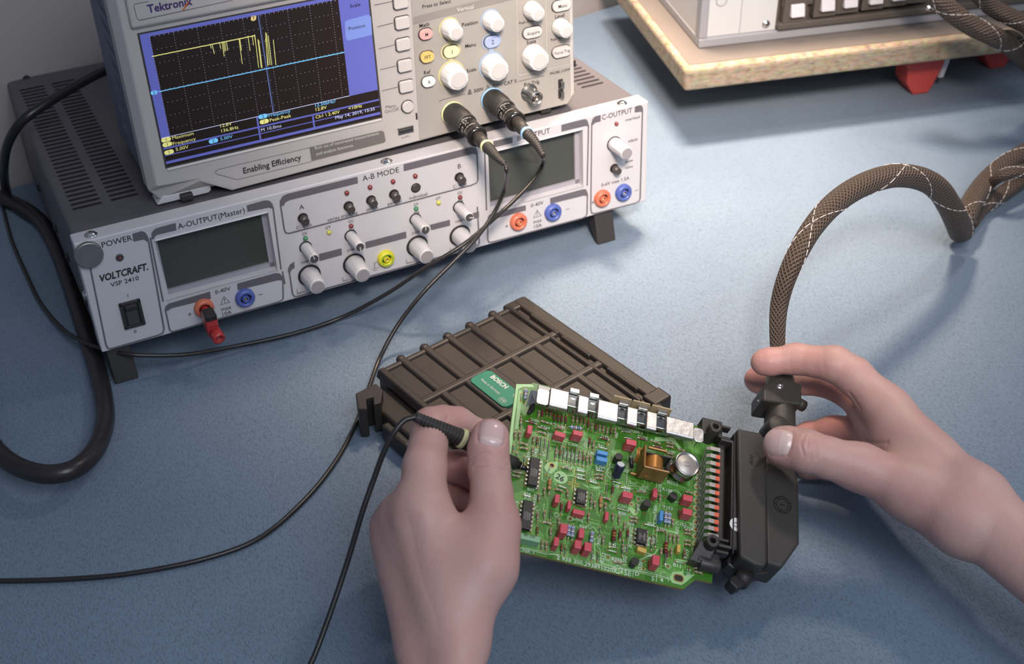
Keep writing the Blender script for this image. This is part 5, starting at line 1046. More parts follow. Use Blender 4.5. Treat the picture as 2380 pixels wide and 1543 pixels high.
# cable outlet tube, clamp, screws
t0, t1 = g(1812, 1030, .001), g(1813, 905, .001); t0[2] = t1[2] = .001; d = nrm(t1 - t0); Lt = np.linalg.norm(t1 - t0)
mb = MB().use(m_pg, True).lathe(t0, d, [(-.006, .0102), (0, .0100), (Lt * .25, .0096), (Lt, .0090), (Lt + .008, .0088)], 36); tube_ = mb.build('cable_outlet', wh)
mb = MB().use(m_ink); x, y = perp(d); s_ = np.array([1, 0, 0]); mb.strip([t0 + d * Lt * .1 + s_ * .0088 + Z3 * .0042, t0 + d * Lt * .5 + s_ * .0070 + Z3 * .0064, t1 + s_ * .0058 + Z3 * .0071], (.6, 0, .8), .0004); mb.build('seam', tube_)
mb = MB().use(m_pg, True).lathe(t0 + np.array([-.006, .003, .010]), Z3, [(-.010, .0075), (.0035, .0070), (.0045, .0062)], 30); mb.build('round_boss', wh)
cl = t1 - d * .006; side = nrm(np.cross(d, Z3)); mb = MB().use(m_pg)
mb.prism([cl + side * .0100 - d * .009 + Z3 * -.010, cl + side * .0100 + d * .0065 + Z3 * -.010, cl - side * .0045 + d * .0085 + Z3 * -.010, cl - side * .0150 - d * .002 + Z3 * -.010, cl - side * .0150 - d * .0130 + Z3 * -.010, cl - side * .0100 - d * .0125 + Z3 * -.010], (0, 0, .0200))
mb.prism([cl - side * .0175 - d * .012 + Z3 * -.006, cl - side * .0100 - d * .002 + Z3 * -.006, cl - side * .0095 + d * .005 + Z3 * -.006, cl - side * .0170 - d * .005 + Z3 * -.006], (0, 0, .012)) if False else None
clm = mb.build('cable_clamp', wh, .0014, 3)
for sgn, off in ((-1, (-.002, .001, .0095)), (1, (.0, .0, 0))):
    if sgn < 0: mb = MB(); screw(mb, cl + np.array([-.0045, .001, .0095]), nrm(np.array([-.15, .1, 1.])), .0020); mb.build('clamp_screw', clm)
    else: mb = MB(); screw(mb, cl + np.array([-.0135, -.009, .002]), nrm(np.array([-1., -.3, .2])), .0018); mb.build('clamp_screw', clm)
mb = MB().use(m_pg, True).cyl(cl + side * .010 - d * .002 + Z3 * .002, cl + side * .0155 - d * .002 + Z3 * .0, .0036, n=16); mb.build('clamp_lug', clm)
# latch lever
mb = MB().use(m_ecu); lv = [g(*p, .002) for p in ((1736, 1300), (1812, 1322), (1800, 1335), (1745, 1345), (1722, 1368), (1707, 1374), (1691, 1357), (1694, 1345), (1712, 1335))]
mb.prism([(p[0], p[1], -.004) for p in lv], (0, 0, .009)); lvo = mb.build('latch_lever', wh, .0011, 3)
q = g(1808, 1318, .006); mb = MB().use(m_nk, True).cyl(q, q + np.array([-.006, -.0012, .0]), .0011, n=12); mb.build('latch_pin', lvo)
q = g(1730, 1340, .004); mb = MB().use(m_ecud, True).cyl(q - Z3 * .006, q + Z3 * .0028, .0052, .0046, n=20); mb.build('latch_pivot', lvo)
# header tongue below the plug
mb = MB().use(m_hd); hh = [g(*p, 0) for p in ((1684, 1285), (1722, 1290), (1728, 1320), (1700, 1328), (1685, 1318))]; mb.prism([(p[0], p[1], -.006) for p in hh], (0, 0, .010)); mb.build('guide_tongue', wh, .001)

def braid_material(name, c0, c1, nu, nv):
    M = bpy.data.materials.new(name); M.use_nodes = True; nt = M.node_tree; bs = nt.nodes['Principled BSDF']; L = nt.links.new
    bs.inputs['Roughness'].default_value = .55
    uvn = nt.nodes.new('ShaderNodeUVMap'); uvn.uv_map = 'UVMap'; sp = nt.nodes.new('ShaderNodeSeparateXYZ'); L(uvn.outputs[0], sp.inputs[0])
    def mth(op, a, b_=None):
        n = nt.nodes.new('ShaderNodeMath'); n.operation = op
        for i, v in enumerate((a, b_)):
            if v is None: continue
            if isinstance(v, (int, float)): n.inputs[i].default_value = v
            else: L(v, n.inputs[i])
        return n.outputs[0]
    u = mth('MULTIPLY', sp.outputs[0], nu); v = mth('MULTIPLY', sp.outputs[1], nv)
    a = mth('SINE', mth('MULTIPLY', mth('ADD', u, v), 6.2832)); b_ = mth('SINE', mth('MULTIPLY', mth('SUBTRACT', u, v), 6.2832))
    h = mth('MAXIMUM', a, b_); h2 = mth('MULTIPLY', mth('ADD', h, 1.0), .5)
    mx = nt.nodes.new('ShaderNodeMix'); mx.data_type = 'RGBA'; mx.inputs['A'].default_value = (*c0, 1); mx.inputs['B'].default_value = (*c1, 1); L(h2, mx.inputs['Factor']); L(mx.outputs['Result'], bs.inputs['Base Color'])
    bp_ = nt.nodes.new('ShaderNodeBump'); bp_.inputs['Strength'].default_value = .8; bp_.inputs['Distance'].default_value = .0012; L(h, bp_.inputs['Height']); L(bp_.outputs['Normal'], bs.inputs['Normal'])
    return M
m_braid = braid_material('brown_braid', (.030, .021, .016), (.100, .070, .052), 13, 270)
m_tr = mat('white_tracer', (.62, .58, .56), .5)
def braided(name, path, rad, parent, O, turns, ph=0., sub=10, step=3):
    p = spline([q - O for q in path], sub); mb = MB().use(m_braid, True); mb.tube(p, rad, 24); o = mb.build(name, parent)
    rr_ = list(np.interp(np.linspace(0, 1, len(p)), np.linspace(0, 1, len(rad)), rad)); x, y = perp(p[1] - p[0]); fr_ = []; s = 0
    for i, q in enumerate(p):
        d = nrm(p[min(i + 1, len(p) - 1)] - p[max(i - 1, 0)]); x = nrm(x - d * np.dot(x, d)); fr_.append((q, x, np.cross(d, x), s)); s += np.linalg.norm(p[min(i + 1, len(p) - 1)] - q)
    for sg in (1, -1):
        mb = MB().use(m_tr, True); M_ = 46 * int(max(2, s / .06)); seg = []
        for i in range(M_ + 1):
            t = i / M_; f = t * (len(p) - 1); k = min(int(f), len(p) - 2); w = f - k; q = fr_[k][0] * (1 - w) + fr_[k + 1][0] * w; xx = nrm(fr_[k][1] * (1 - w) + fr_[k + 1][1] * w); dd_ = nrm(p[k + 1] - p[k]); yy = np.cross(dd_, xx)
            sl_ = fr_[k][3] * (1 - w) + fr_[k + 1][3] * w; a = ph + sg * 2 * math.pi * sl_ * turns; rr0 = rr_[k] * (1 - w) + rr_[k + 1] * w
            seg.append(q + (xx * math.cos(a) + yy * math.sin(a)) * (rr0 + .0001))
        for i in range(0, M_ - 3, 4): mb.tube(seg[i:i + 4], .00030, 5)
        mb.build('tracer_thread', o)
    return o
bw = [P(*a) for a in ((1815, 885, .060), (1812, 850, .0625), (1808, 805, .067), (1807, 760, .074), (1811, 710, .083), (1825, 655, .095), (1850, 596, .107), (1888, 530, .117), (1940, 472, .122), (2005, 430, .121), (2075, 409, .114), (2135, 414, .101), (2178, 437, .084), (2205, 475, .063), (2224, 512, .040), (2234, 535, .022))]
O = PO3; Rt = PF.R; bwl = [PF.loc(p) for p in bw]
braided('braided_sleeve', bwl, [.0046, .0046, .0048, .0052, .0058, .0062, .0066, .0070, .0076, .0080, .0082, .0084, .0086, .0090, .0095, .0100], wh, np.zeros(3), 9, 1.0)

O = P(2236, 528, .0); 
def bthing(path, rad, lab, nm='braided_cable', turns=9, ph=0., grp=None):
    O = P(*path[0]); t_ = thing(nm, frame_at(O), lab, 'cable', grp); braided('sleeve', [P(*q) for q in path], rad, t_, O, turns, ph); return t_
bthing([(2236, 548, .0125), (2232, 528, .016), (2245, 500, .022), (2268, 455, .020), (2300, 414, .020), (2345, 378, .024), (2395, 350, .028), (2470, 318, .03)], [.0085, .0088, .0088, .0085, .0085, .0085, .0085], 'brown braided cable rising from the dip towards the right edge, upper strand')
bthing([(2262, 520, .008), (2290, 478, .009), (2335, 447, .011), (2385, 412, .014), (2460, 372, .014)], [.0040, .0066, .0070, .0070], 'thinner braided cable lying just below the upper strand at the right edge', turns=12)
bthing([(2300, 428, .022), (2330, 408, .034), (2370, 398, .036), (2420, 388, .030), (2480, 360, .03)], [.0040, .0052, .0056, .0056], 'short middle braided strand between the other two cables at right', turns=14)
# ------------------------------------------------------------------ chipboard shelf, cabinet, cable loom at the back right
def chip_material():
    M = bpy.data.materials.new('chipboard'); M.use_nodes = True; nt = M.node_tree; bs = nt.nodes['Principled BSDF']; L = nt.links.new; bs.inputs['Roughness'].default_value = .75
    tc = nt.nodes.new('ShaderNodeTexCoord'); mp = nt.nodes.new('ShaderNodeMapping'); mp.inputs['Scale'].default_value = (1, 1, 2.4); L(tc.outputs['Object'], mp.inputs['Vector'])
    v = nt.nodes.new('ShaderNodeTexVoronoi'); v.inputs['Scale'].default_value = 230; L(mp.outputs[0], v.inputs['Vector']); n = nt.nodes.new('ShaderNodeTexNoise'); n.inputs['Scale'].default_value = 130; L(mp.outputs[0], n.inputs['Vector'])
    r = nt.nodes.new('ShaderNodeValToRGB'); e = r.color_ramp.elements; e[0].position = .28; e[0].color = (.24, .17, .11, 1); e[1].position = .62; e[1].color = (.44, .35, .25, 1); el = r.color_ramp.elements.new(.42); el.color = (.37, .285, .19, 1)
    mx = nt.nodes.new('ShaderNodeMix'); mx.data_type = 'RGBA'; mx.blend_type = 'MULTIPLY'; mx.inputs['Factor'].default_value = .25; L(n.outputs['Fac'], r.inputs[0]); L(r.outputs[0], mx.inputs['A']); L(v.outputs['Color'], mx.inputs['B']); L(mx.outputs['Result'], bs.inputs['Base Color']); return M
m_chip = chip_material(); m_lam = mat('brown_laminate', (.19, .16, .14), .5, noise=.08, nscale=20)
ZB = .050; TH = .022
cc_ = P(1590, 215, ZB); ex = nrm(P(2380, 120, ZB) - cc_); ex[2] = 0; ex = nrm(ex); ey = np.array([-ex[1], ex[0], 0])
CF = Frame(cc_, ex, ey, (0, 0, 1))
sh = thing('chipboard_panel', CF, 'thick raw edged chipboard panel raised above the bench at the top right', 'board')
mb = MB().use(m_chip); mb.box((0, 0, 0), (.62, .275, TH - .0003)); mb.build('core', sh, .004, 3)
mb = MB().use(m_lam); mb.prism([(.006, .008, TH - .0003), (.62, .008, TH - .0003), (.62, .275, TH - .0003), (.006, .275, TH - .0003)], (0, 0, .0006)); mb.build('laminate_top', sh)
def ch(px, py, z): return CF.hit(px, py, 2, z)
m_rf = mat('red_foot_plastic', (.55, .07, .06), .5)
for i, (px, py, lab) in enumerate(((2112, 212, 'red plastic foot under the chipboard panel, nearer its middle'), (2292, 152, 'red plastic foot under the chipboard panel, nearest the right edge'))):
    c = CF.hit(px, py, 2, -ZB + .004); O = CF.w((c[0] + .010, c[1] - .002, -ZB)); t_ = thing('panel_foot', Frame(O, ex, ey, Z3), lab, 'foot', 'red feet under the chipboard panel')
    mb = MB().use(m_rf); mb.prism([(-.024, 0, ZB - .0005), (.030, 0, ZB - .0005), (.026, 0, ZB - .008), (.014, 0, .008), (.010, 0, 0), (-.006, 0, 0), (-.014, 0, .012), (-.016, 0, ZB - .022)], (0, .026, 0)); mb.build('foot_body', t_, .002)
    mb = MB().use(mat('pale_strip', (.5, .48, .52), .4)); mb.prism([(.0225, -.001, ZB - .006), (.0275, -.001, ZB - .006), (.022, -.001, .016), (.0175, -.001, .016)], (0, .004, 0)); mb.build('pale_insert', t_)
# cabinet
zt = TH + .0005; q = ch(1624, 113, zt); KF = Frame(CF.w((q[0], q[1], zt)), ex, ey, Z3)
cb = thing('switch_cabinet', KF, 'white metal enclosure with a row of white rocker keys on the chipboard panel', 'enclosure')
def ck(px, py, y=0.): return KF.hit(px, py, 1, y)
m_cw = mat('enclosure_white', (.60, .60, .60), .35); m_cg2 = mat('enclosure_grey', (.38, .38, .40), .4, .2)
m_dk = mat('hazed_dark_plastic', (.10, .085, .07), .5)  # dark plastic lifted to brown, glare haze put into its base colour
CH = .16; xw = ck(1802, 94)[0]
mb = MB().use(m_cg2); mb.box((0, 0, 0), (.46, .19, .0085)); mb.box((0, .001, .0085), (.0075, .012, CH)); mb.box((.0005, .0, CH), (.46, .19, CH + .004)); mb.build('frame', cb, .0012)
mb = MB().use(m_cw); mb.box((.0075, .003, .0085), (xw, .006, CH)); mb.box((.001, .012, .0085), (.003, .185, CH)); mb.box((.003, .183, .0085), (.455, .186, CH)); pn = mb.build('white_panel', cb, .0008)
x = ck(1722, 60)[0]; mb = MB().use(m_cg2); mb.box((x, .0026, .0085), (x + .0006, .003, CH)); x = ck(1646, 60)[0]; mb.box((x, .0026, .0085), (x + .0008, .003, CH)); mb.build('panel_seam', pn)
q = ck(1780, 56, .003); mb = MB(); screw(mb, (q[0], .003, q[2]), NF, .003); mb.build('panel_screw', pn)
q = ck(1677, 2, .003); mb = MB().use(m_cg2, True); mb.ring((q[0], .0028, q[2]), NF, .0042, .0054, 28); mb.build('round_plug', pn)
mb = MB().use(m_dk); mb.box((xw, .006, .0085), (.455, .03, .06)); mb.box((xw, -.004, .010), (.40, .008, .017)); mb.box((xw + .003, .0, .030), (.44, .010, .060)); mb.build('terminal_block', cb, .0015)
mk = mat('white_key', (.66, .63, .66), .4)
for i, (px, py) in enumerate(((1849, 22), (1919, 8), (1972, 0), (2031, -8), (2084, -16), (2136, -24))):
    q = ck(px, py, -.002); mb = MB().use(m_dk); mb.box((q[0] - .0115, -.004, q[2] - .012), (q[0] + .0105, .006, q[2] + .012)); kb = mb.build('key_socket', cb, .001)
    mb = MB().use(mk); mb.prism([(q[0] - .0065, -.004, q[2] - .0055), (q[0] - .0065, -.010, q[2] - .0045), (q[0] - .0065, -.007, q[2] + .0065), (q[0] - .0065, -.004, q[2] + .0065)], (.013, 0, 0)); mb.build('rocker_key', kb, .001)
mb = MB(); q = ck(2160, 20, -.004); screw(mb, (q[0], -.004, q[2]), NF, .003); mb.build('block_screw', cb)
# loom above the panel
zl = ZB + TH
bthing([(2120, -60, zl + .075), (2170, -12, zl + .062), (2215, 30, zl + .048), (2262, 62, zl + .036), (2305, 82, zl + .028), (2345, 105, zl + .012), (2385, 140, zl - .01), (2440, 200, zl - .035)], [.0085, .0085, .0085, .0085], 'brown braided cable with white tracer crossing the front edge of the chipboard panel', turns=14, ph=.6)
bthing([(2250, -40, zl + .07), (2300, 12, zl + .05), (2345, 38, zl + .042), (2400, 62, zl + .036), (2480, 90, zl + .03)], [.0075, .0075], 'grey brown braided cable at the top right corner, above the panel', turns=14, ph=2.)
bthing([(2322, 84, zl + .022), (2350, 82, zl + .020), (2385, 84, zl + .017), (2450, 88, zl + .014)], [.0052, .0052], 'thin dark cable branching right from the loom over the chipboard panel', turns=20)
# ------------------------------------------------------------------ hands (one continuous skin surface each, from a signed distance field)
def S_(px, py, z, rpx):
    p = P(px, py, z); return np.array([*p, rpx * depth(p) / FPX])
def cone_d(X, a, b_):
    pa, ra, pb, rb = a[:3], a[3], b_[:3], b_[3]
    ba = pb - pa; l2 = max(float(ba @ ba), 1e-12); t = np.clip(((X - pa) @ ba) / l2, 0, 1)
    return np.linalg.norm(X - pa - t[:, None] * ba, axis=1) - (ra + (rb - ra) * t)
def smin(a, b_, k):
    h = np.maximum(k - np.abs(a - b_), 0) / k; return np.minimum(a, b_) - h * h * k * .25
class Hand:
    def __init__(s, palm, kp, fingers, kf, creases):
        s.palm, s.kp, s.fingers, s.kf, s.creases = palm, kp, fingers, kf, creases
    def coarse(s, X):
        d = None
        for a, c in s.palm:
            e = cone_d(X, a, c); d = e if d is None else smin(d, e, s.kp)
        out = d.copy()
        for chain in s.fingers:
            f = None
            for a, c in zip(chain, chain[1:]):
                e = cone_d(X, a, c); f = e if f is None else smin(f, e, .0035)
            out = np.minimum(out, smin(d, f, s.kf))
        return out
    def fine(s, X):
        d = s.coarse(X); G = {}
        for a, c, amp, w in s.creases:
            m_ = np.all((X > np.minimum(a, c) - 3 * w) & (X < np.maximum(a, c) + 3 * w), axis=1)
            if not m_.any(): continue
            Y = X[m_]; ba = c - a; t = np.clip(((Y - a) @ ba) / float(ba @ ba), 0, 1); q = np.linalg.norm(Y - a - t[:, None] * ba, axis=1)
            g_ = G.setdefault((amp, w), np.zeros(len(X))); g_[m_] = np.maximum(g_[m_], np.exp(-(q / w) ** 2))
        for (amp, w), g_ in G.items(): d += amp * g_
        return d
    def mesh(s, h=.0022, levels=2):
        P_ = np.array([q for a, c in s.palm for q in (a, c)] + [q for f in s.fingers for q in f]); lo = (P_[:, :3] - P_[:, 3:]).min(0) - .006; hi = (P_[:, :3] + P_[:, 3:]).max(0) + .006
        n = np.ceil((hi - lo) / h).astype(int) + 1; ax = [lo[i] + h * np.arange(n[i]) for i in range(3)]
        G = np.stack(np.meshgrid(*ax, indexing='ij'), -1).reshape(-1, 3); D = np.concatenate([s.coarse(G[i:i + 200000]) for i in range(0, len(G), 200000)]).reshape(n)
        ins = D < 0; c8 = [ins[i:n[0] - 1 + i, j:n[1] - 1 + j, k:n[2] - 1 + k] for i in (0, 1) for j in (0, 1) for k in (0, 1)]
        tot = sum(c.astype(int) for c in c8); act = (tot > 0) & (tot < 8); idx = -np.ones(act.shape, int); cells = np.argwhere(act); idx[act] = np.arange(len(cells))
        V = lo + (cells + .5) * h; F = []
        for a in range(3):
            b1, b2 = (a + 1) % 3, (a + 2) % 3; sl0 = [slice(None)] * 3; sl1 = [slice(None)] * 3; sl0[a] = slice(0, -1); sl1[a] = slice(1, None)
            s0, s1 = ins[tuple(sl0)], ins[tuple(sl1)]; E = np.argwhere(s0 != s1); E = E[(E[:, b1] > 0) & (E[:, b2] > 0) & (E[:, b1] < n[b1] - 1) & (E[:, b2] < n[b2] - 1)]
            e1 = np.zeros(3, int); e1[b1] = 1; e2 = np.zeros(3, int); e2[b2] = 1
            q = [idx[tuple((E - o).T)] for o in (e1 * 0, e1, e1 + e2, e2)]; Q = np.stack(q, 1); fl = s0[tuple(E.T)]
            Q[~fl] = Q[~fl][:, ::-1]; F.append(Q)
        F = np.concatenate(F)
        def proj(V, fn, it):
            for _ in range(it):
                d = fn(V); e = .0003; g_ = np.stack([fn(V + np.eye(3)[i] * e) - d for i in range(3)], 1) / e; l = np.linalg.norm(g_, axis=1, keepdims=True) + 1e-9
                V = V - g_ / l * np.clip(d[:, None] / np.maximum(l, .5), -h, h)
            return V
        def relax(V, F, k):
            ed = np.concatenate([np.stack([F[:, i], F[:, (i + 1) % 4]], 1) for i in range(4)])
            for _ in range(k):
                A = np.zeros_like(V); c = np.zeros(len(V)); np.add.at(A, ed[:, 0], V[ed[:, 1]]); np.add.at(c, ed[:, 0], 1); np.add.at(A, ed[:, 1], V[ed[:, 0]]); np.add.at(c, ed[:, 1], 1)
                V = V * .4 + .6 * A / c[:, None]
            return V
        V = proj(V, s.coarse, 4); V = proj(relax(V, F, 3), s.coarse, 3)
        for lv in range(levels):
            ed = np.concatenate([np.stack([F[:, i], F[:, (i + 1) % 4]], 1) for i in range(4)]); es = np.sort(ed, 1); ue, inv = np.unique(es, axis=0, return_inverse=True); inv = inv.ravel()
            nv = len(V); mid = (V[ue[:, 0]] + V[ue[:, 1]]) / 2; cen = V[F].mean(1); m_ = [nv + inv[i * len(F):(i + 1) * len(F)] for i in range(4)]; cc = nv + len(ue) + np.arange(len(F))
            V = np.concatenate([V, mid, cen]); F = np.concatenate([np.stack([F[:, i], m_[i], cc, m_[(i + 3) % 4]], 1) for i in range(4)]); V = proj(relax(V, F, 1), s.fine, 2)
        return V, F
    def surf(s, p, nor):
        p = np.array(p, float); nor = nrm(nor); t = .006
        for _ in range(60):
            d = float(s.fine((p + nor * t)[None])[0]); t -= d * .8
            if abs(d) < 1e-5: break
        return p + nor * t

def skin_material(name, base, red):
    M = bpy.data.materials.new(name); M.use_nodes = True; nt = M.node_tree; bs = nt.nodes['Principled BSDF']; L = nt.links.new
    bs.inputs['Roughness'].default_value = .48; bs.inputs['Subsurface Weight'].default_value = .12; bs.inputs['Subsurface Radius'].default_value = (.006, .002, .001); bs.inputs['Subsurface Scale'].default_value = .5; bs.inputs['Specular IOR Level'].default_value = .4
    at_ = nt.nodes.new('ShaderNodeAttribute'); at_.attribute_name = 'blush'; tc = nt.nodes.new('ShaderNodeTexCoord')
    n = nt.nodes.new('ShaderNodeTexNoise'); n.inputs['Scale'].default_value = 55; n.inputs['Detail'].default_value = 5; L(tc.outputs['Object'], n.inputs['Vector'])
    r = nt.nodes.new('ShaderNodeMapRange'); r.inputs['From Min'].default_value = .35; r.inputs['From Max'].default_value = .7; r.inputs['To Max'].default_value = .35; L(n.outputs['Fac'], r.inputs['Value'])
    ad = nt.nodes.new('ShaderNodeMath'); ad.operation = 'ADD'; ad.use_clamp = True; L(at_.outputs['Fac'], ad.inputs[0]); L(r.outputs[0], ad.inputs[1])
    mx = nt.nodes.new('ShaderNodeMix'); mx.data_type = 'RGBA'; mx.inputs['A'].default_value = (*base, 1); mx.inputs['B'].default_value = (*red, 1); L(ad.outputs[0], mx.inputs['Factor']); L(mx.outputs['Result'], bs.inputs['Base Color'])
    v = nt.nodes.new('ShaderNodeTexVoronoi'); v.inputs['Scale'].default_value = 1400; L(tc.outputs['Object'], v.inputs['Vector']); n2 = nt.nodes.new('ShaderNodeTexNoise'); n2.inputs['Scale'].default_value = 260; n2.inputs['Detail'].default_value = 4; L(tc.outputs['Object'], n2.inputs['Vector'])
    b1 = nt.nodes.new('ShaderNodeBump'); b1.inputs['Strength'].default_value = .25; b1.inputs['Distance'].default_value = .0003; L(v.outputs['Distance'], b1.inputs['Height'])
    b2 = nt.nodes.new('ShaderNodeBump'); b2.inputs['Strength'].default_value = .3; b2.inputs['Distance'].default_value = .0007; L(n2.outputs['Fac'], b2.inputs['Height']); L(b1.outputs['Normal'], b2.inputs['Normal']); L(b2.outputs['Normal'], bs.inputs['Normal']); return M
m_skin = skin_material('skin', (.55, .345, .30), (.53, .255, .23))
m_nail = mat('fingernail', (.64, .43, .41), .24, spec=.6, coat=.3); m_lun = mat('nail_lunula', (.70, .52, .49), .25, spec=.6, coat=.3)
def blush_at(V, spots):
    o = np.zeros(len(V))
    for p, r, a in spots: o = np.maximum(o, a * np.exp(-(np.linalg.norm(V - np.array(p), axis=1) / r) ** 2))
    return o
def build_hand(H, root, O, name, spots):
    V, F = H.mesh(); me = bpy.data.meshes.new(name); Vl = V - O; me.from_pydata(Vl.tolist(), [], F.tolist()); me.materials.append(m_skin); me.polygons.foreach_set('use_smooth', [True] * len(F))
    at_ = me.attributes.new('blush', 'FLOAT', 'POINT'); at_.data.foreach_set('value', blush_at(V, spots).astype(np.float32)); me.update()
    o = bpy.data.objects.new(name, me); COL.objects.link(o); o.parent = root; return o
def nail_groove(H, c, axis, nor, L, W):
    axis = nrm(axis); nor = nrm(nor - axis * np.dot(nor, axis)); side = np.cross(axis, nor); q = []
    for k in range(25):
        a = math.radians(-205 + 230 * k / 24); ca, sa = math.cos(a), math.sin(a); f = (abs(ca) ** 3 + abs(sa) ** 3) ** (-1 / 3)
        q.append(H.surf(c + side * (W / 2 * 1.02 * ca * f) + axis * (L / 2 * 1.0 * sa * f) - nor * .006, nor))
    H.creases = H.creases + [(p0, p1, .00045, .00105) for p0, p1 in zip(q, q[1:])]
def nail(H, c, axis, nor, L, W, parent, O, lun=.36):
    axis = nrm(axis); nor = nrm(nor - axis * np.dot(nor, axis)); side = np.cross(axis, nor); n1, n2 = 22, 16; pts = {}
    def prof(t): return (1 - (abs(t) ** 3.2)) ** .5 if abs(t) < 1 else 0
    for i in range(n1 + 1):
        u = -1 + 2 * i / n1; hw = W / 2 * (prof(u * .98) * .35 + .65) * (1 - max(0, -u) * .10)
        for j in range(n2 + 1):
            w = -1 + 2 * j / n2; e = (w ** 2) * .18 * (1 if u > 0 else .8)
            base = c + axis * (u * L / 2 * (1 - e)) + side * (w * hw); pts[i, j] = H.surf(base - nor * .006, nor) + nor * (.00062 - .00075 * max(abs(w) ** 6, abs(u) ** 8 if u < 0 else 0))
    for nm, m_, c0, c1 in (('fingernail', m_nail, int(n1 * lun), n1), ('nail_lunula', m_lun, 0, int(n1 * lun))):
        mb = MB().use(m_, True); vs = []; id_ = {}
        for i in range(c0, c1 + 1):
            for j in range(n2 + 1): id_[i, j] = len(vs); vs.append(pts[i, j] - O)
        mb.add(vs, [(id_[i, j], id_[i, j + 1], id_[i + 1, j + 1], id_[i + 1, j]) for i in range(c0, c1) for j in range(n2)])
        o = mb.build(nm, parent); parent = o if nm == 'fingernail' else parent
    return o

# left hand, holding the probe
wl, wr = S_(990, 1500, .050, 48), S_(1062, 1500, .060, 54)
palm = [(S_(955, 1980, .036, 66), wl), (S_(1080, 1980, .044, 66), wr),
        (wr, S_(988, 1195, .094, 58)), (S_(1025, 1490, .054, 52), S_(938, 1195, .086, 54)), (wl, S_(909, 1222, .072, 48)), (wl, S_(928, 1280, .060, 50)),
        (S_(1070, 1470, .064, 54), S_(1122, 1320, .080, 68)), (S_(1122, 1320, .080, 68), S_(1148, 1220, .090, 54)), (S_(1050, 1400, .070, 60), S_(1040, 1280, .080, 52)), (S_(1040, 1280, .080, 52), S_(1120, 1290, .080, 52))]
index = [S_(984, 1180, .096, 58), S_(987, 1085, .101, 50), S_(1002, 992, .1005, 44), S_(1030, 986, .097, 42), S_(1062, 985, .093, 38), S_(1105, 1000, .087, 31)]
thumb = [S_(1148, 1220, .090, 54), S_(1143, 1145, .097, 47), S_(1137, 1090, .103, 47), S_(1135, 1045, .109, 46), S_(1139, 1017, .1125, 45)]
middle = [S_(955, 1190, .080, 46), S_(1000, 1080, .073, 38), S_(1068, 1085, .070, 37), S_(1120, 1110, .069, 35), S_(1166, 1133, .066, 31)]
ring = [S_(945, 1230, .068, 42), S_(990, 1140, .055, 36), S_(1045, 1150, .052, 35), S_(1110, 1170, .052, 33)]
pinky = [S_(945, 1270, .058, 40), S_(985, 1205, .047, 32), S_(1030, 1215, .045, 29), S_(1080, 1225, .047, 27)]
LH = Hand(palm, .014, [index, thumb, middle, ring, pinky], .009, [])
def creases(H, lines, amp, w):
    o = []
    for pts in lines:
        q = []
        for px, py in pts:
            d = nrm(ray(px, py)); p = CAM + d * .45
            for _ in range(90):
                s = float(H.coarse(p[None])[0])
                if s < 2e-5: break
                p = p + d * max(s, 1e-4) * .9
            q.append(p)
        q = spline(q, 5) if len(q) > 2 else q
        o += [(a, c, amp, w) for a, c in zip(q, q[1:])]
    return o
C = creases(LH, [((1096, 1062), (1130, 1052), (1178, 1066)), ((1094, 1076), (1135, 1071), (1182, 1082)), ((1102, 1088), (1140, 1087), (1176, 1094))], .00046, .0008)
C += creases(LH, [((1043, 1020), (1032, 992), (1042, 968)),], .0005, .0010)
C += creases(LH, [((1111, 1030), (1108, 1005), (1114, 984)), ((1118, 1026), (1145, 1038), (1172, 1034))], .00035, .0007)
C += [(a, c, -.0007, .008) for a, c, _, _ in creases(LH, [((975, 1200), (1000, 1310), (1030, 1430)), ((930, 1220), (955, 1330), (1000, 1440))], 1, 1)]
C += [(a, c, .0005, .007) for a, c, _, _ in creases(LH, [((955, 1220), (980, 1300), (1010, 1380))], 1, 1)]
LH.creases = C
O = P(1020, 1543, 0.0); fr_ = frame_at(O)
hl = thing('hand', fr_, 'bare left hand pinching the probe above the black housing, forearm from the bottom edge', 'hand')
spots = [(P(1140, 1010, .11), .018, .5), (P(1003, 985, .10), .016, .55), (P(1068, 1100, .07), .02, 1.), (P(1120, 1140, .07), .02, 1.), (P(1190, 1210, .09), .02, .5), (P(1140, 1070, .115), .010, .4)]
LSP = spots; LO = O
# nail of the thumb: find surface points through the lens rays
def onskin(H, px, py):
    d = nrm(ray(px, py)); p = CAM + d * .4
    for _ in range(120):
        s = float(H.coarse(p[None])[0])
        if s < 2e-5: break
        p = p + d * s * .9
    return p
def grad(H, p):
    e = .0005; d0 = H.coarse(p[None])[0]; return nrm(np.array([H.coarse((p + np.eye(3)[i] * e)[None])[0] - d0 for i in range(3)]))
tip, bas = onskin(LH, 1149, 976), onskin(LH, 1141, 1032); mid = onskin(LH, 1146, 1004)
nn = grad(LH, mid) + np.array([.05, -.1, .1]); nail_groove(LH, mid, tip - bas, nn, .0150, .0140)
hb = build_hand(LH, hl, LO, 'hand_skin', LSP)
nail(LH, mid, tip - bas, grad(LH, mid) + np.array([.05, -.1, .1]), .0150, .0140, hb, O, .30)

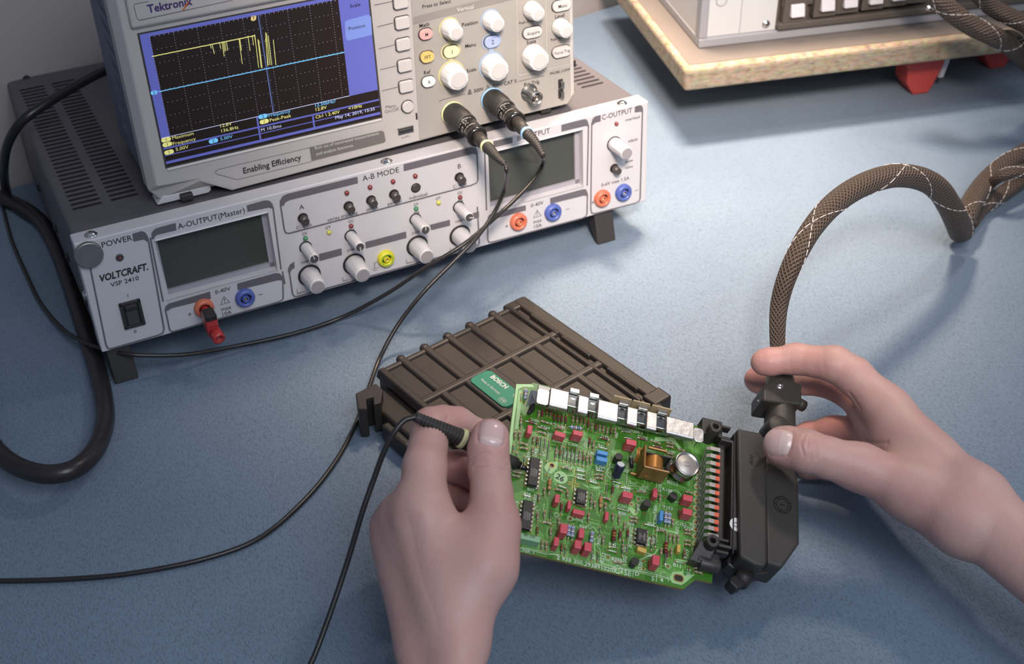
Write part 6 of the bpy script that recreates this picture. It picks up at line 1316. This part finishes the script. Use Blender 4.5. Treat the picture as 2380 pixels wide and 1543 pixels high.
# right hand, holding the plug
wu, wlw = S_(2268, 1152, .066, 50), S_(2238, 1212, .058, 52)
palm = [(S_(2750, 1545, .055, 62), wu), (S_(2700, 1580, .050, 62), wlw), (wu, wlw), (S_(2725, 1565, .055, 66), S_(2280, 1200, .060, 62)),
        (wu, S_(2060, 950, .072, 46)), (S_(2250, 1165, .058, 56), S_(2055, 985, .056, 50)), (wlw, S_(2060, 1050, .046, 50)), (wlw, S_(2075, 1100, .040, 44)),
        (wlw, S_(2120, 1142, .060, 58)), (S_(2120, 1142, .060, 58), S_(2000, 1088, .066, 50)), (S_(2150, 1080, .060, 60), S_(2085, 1015, .062, 50))]
index = [S_(2062, 950, .072, 48), S_(1985, 874, .081, 43), S_(1940, 846, .084, 41), S_(1850, 834, .080, 35), S_(1786, 841, .0775, 31), S_(1773, 842, .077, 28)]
middle = [S_(2050, 990, .056, 52), S_(1985, 915, .050, 40), S_(1915, 884, .048, 36), S_(1835, 886, .043, 33), S_(1770, 884, .040, 31), S_(1758, 882, .040, 28)]
ring = [S_(2055, 1045, .044, 52), S_(2000, 1006, .034, 42), S_(1935, 1004, .026, 37), S_(1880, 1015, .018, 34), S_(1840, 1030, .014, 30)]
pinky = [S_(2070, 1100, .036, 46), S_(2000, 1085, .020, 32), S_(1930, 1085, .0135, 29), S_(1878, 1088, .0110, 27)]
thumb = [S_(2000, 1086, .066, 50), S_(1925, 1064, .072, 47), S_(1872, 1048, .0745, 49), S_(1830, 1038, .0730, 46), S_(1816, 1036, .0725, 43)]
RH = Hand(palm, .014, [index, thumb, middle, ring, pinky], .010, [])
C = creases(RH, [((1872, 1010), (1862, 1030), (1868, 1058)), ((1886, 1010), (1890, 1034), (1882, 1068)), ((1898, 1018), (1902, 1040), (1897, 1066)), ((1880, 1014), (1876, 1040))], .00042, .0008)
C += creases(RH, [((1840, 1000), (1838, 1030), (1828, 1058)), ((1820, 998), (1836, 1004))], .0004, .0007)
C += creases(RH, [((1838, 812), (1834, 840), (1842, 866)), ((1913, 812), (1914, 840), (1920, 872))], .00013, .0014)
C += creases(RH, [((1975, 915), (1990, 935), (1998, 950)), ((2010, 1025), (2040, 1030), (2062, 1028))], .0005, .0012)
C += [(a, c, .0007, .007) for a, c, _, _ in creases(RH, [((2000, 985), (2025, 965), (2045, 935)), ((2080, 1240), (2130, 1260)), ((1988, 1140), (2010, 1150), (2040, 1156))], 1, 1)]
RH.creases = C
O = P(2300, 1250, 0.0); hr = thing('hand', frame_at(O), 'bare right hand gripping the black plug, thumb on top, forearm from the right edge', 'hand')
spots = [(P(1790, 838, .08), .016, .55), (P(1850, 840, .08), .014, .4), (P(1760, 884, .04), .02, .7), (P(1905, 840, .085), .012, .5), (P(1850, 1040, .08), .014, .3), (P(1935, 1000, .03), .03, 1.), (P(2090, 1130, .08), .03, .35)]
tip, bas = onskin(RH, 1780, 1020), onskin(RH, 1836, 1026); mid = onskin(RH, 1804, 1024)
nail_groove(RH, mid, tip - bas, grad(RH, mid), .0176, .0158)
hb = build_hand(RH, hr, O, 'hand_skin', spots)
nail(RH, mid, tip - bas, grad(RH, mid), .0176, .0158, hb, O, .38)
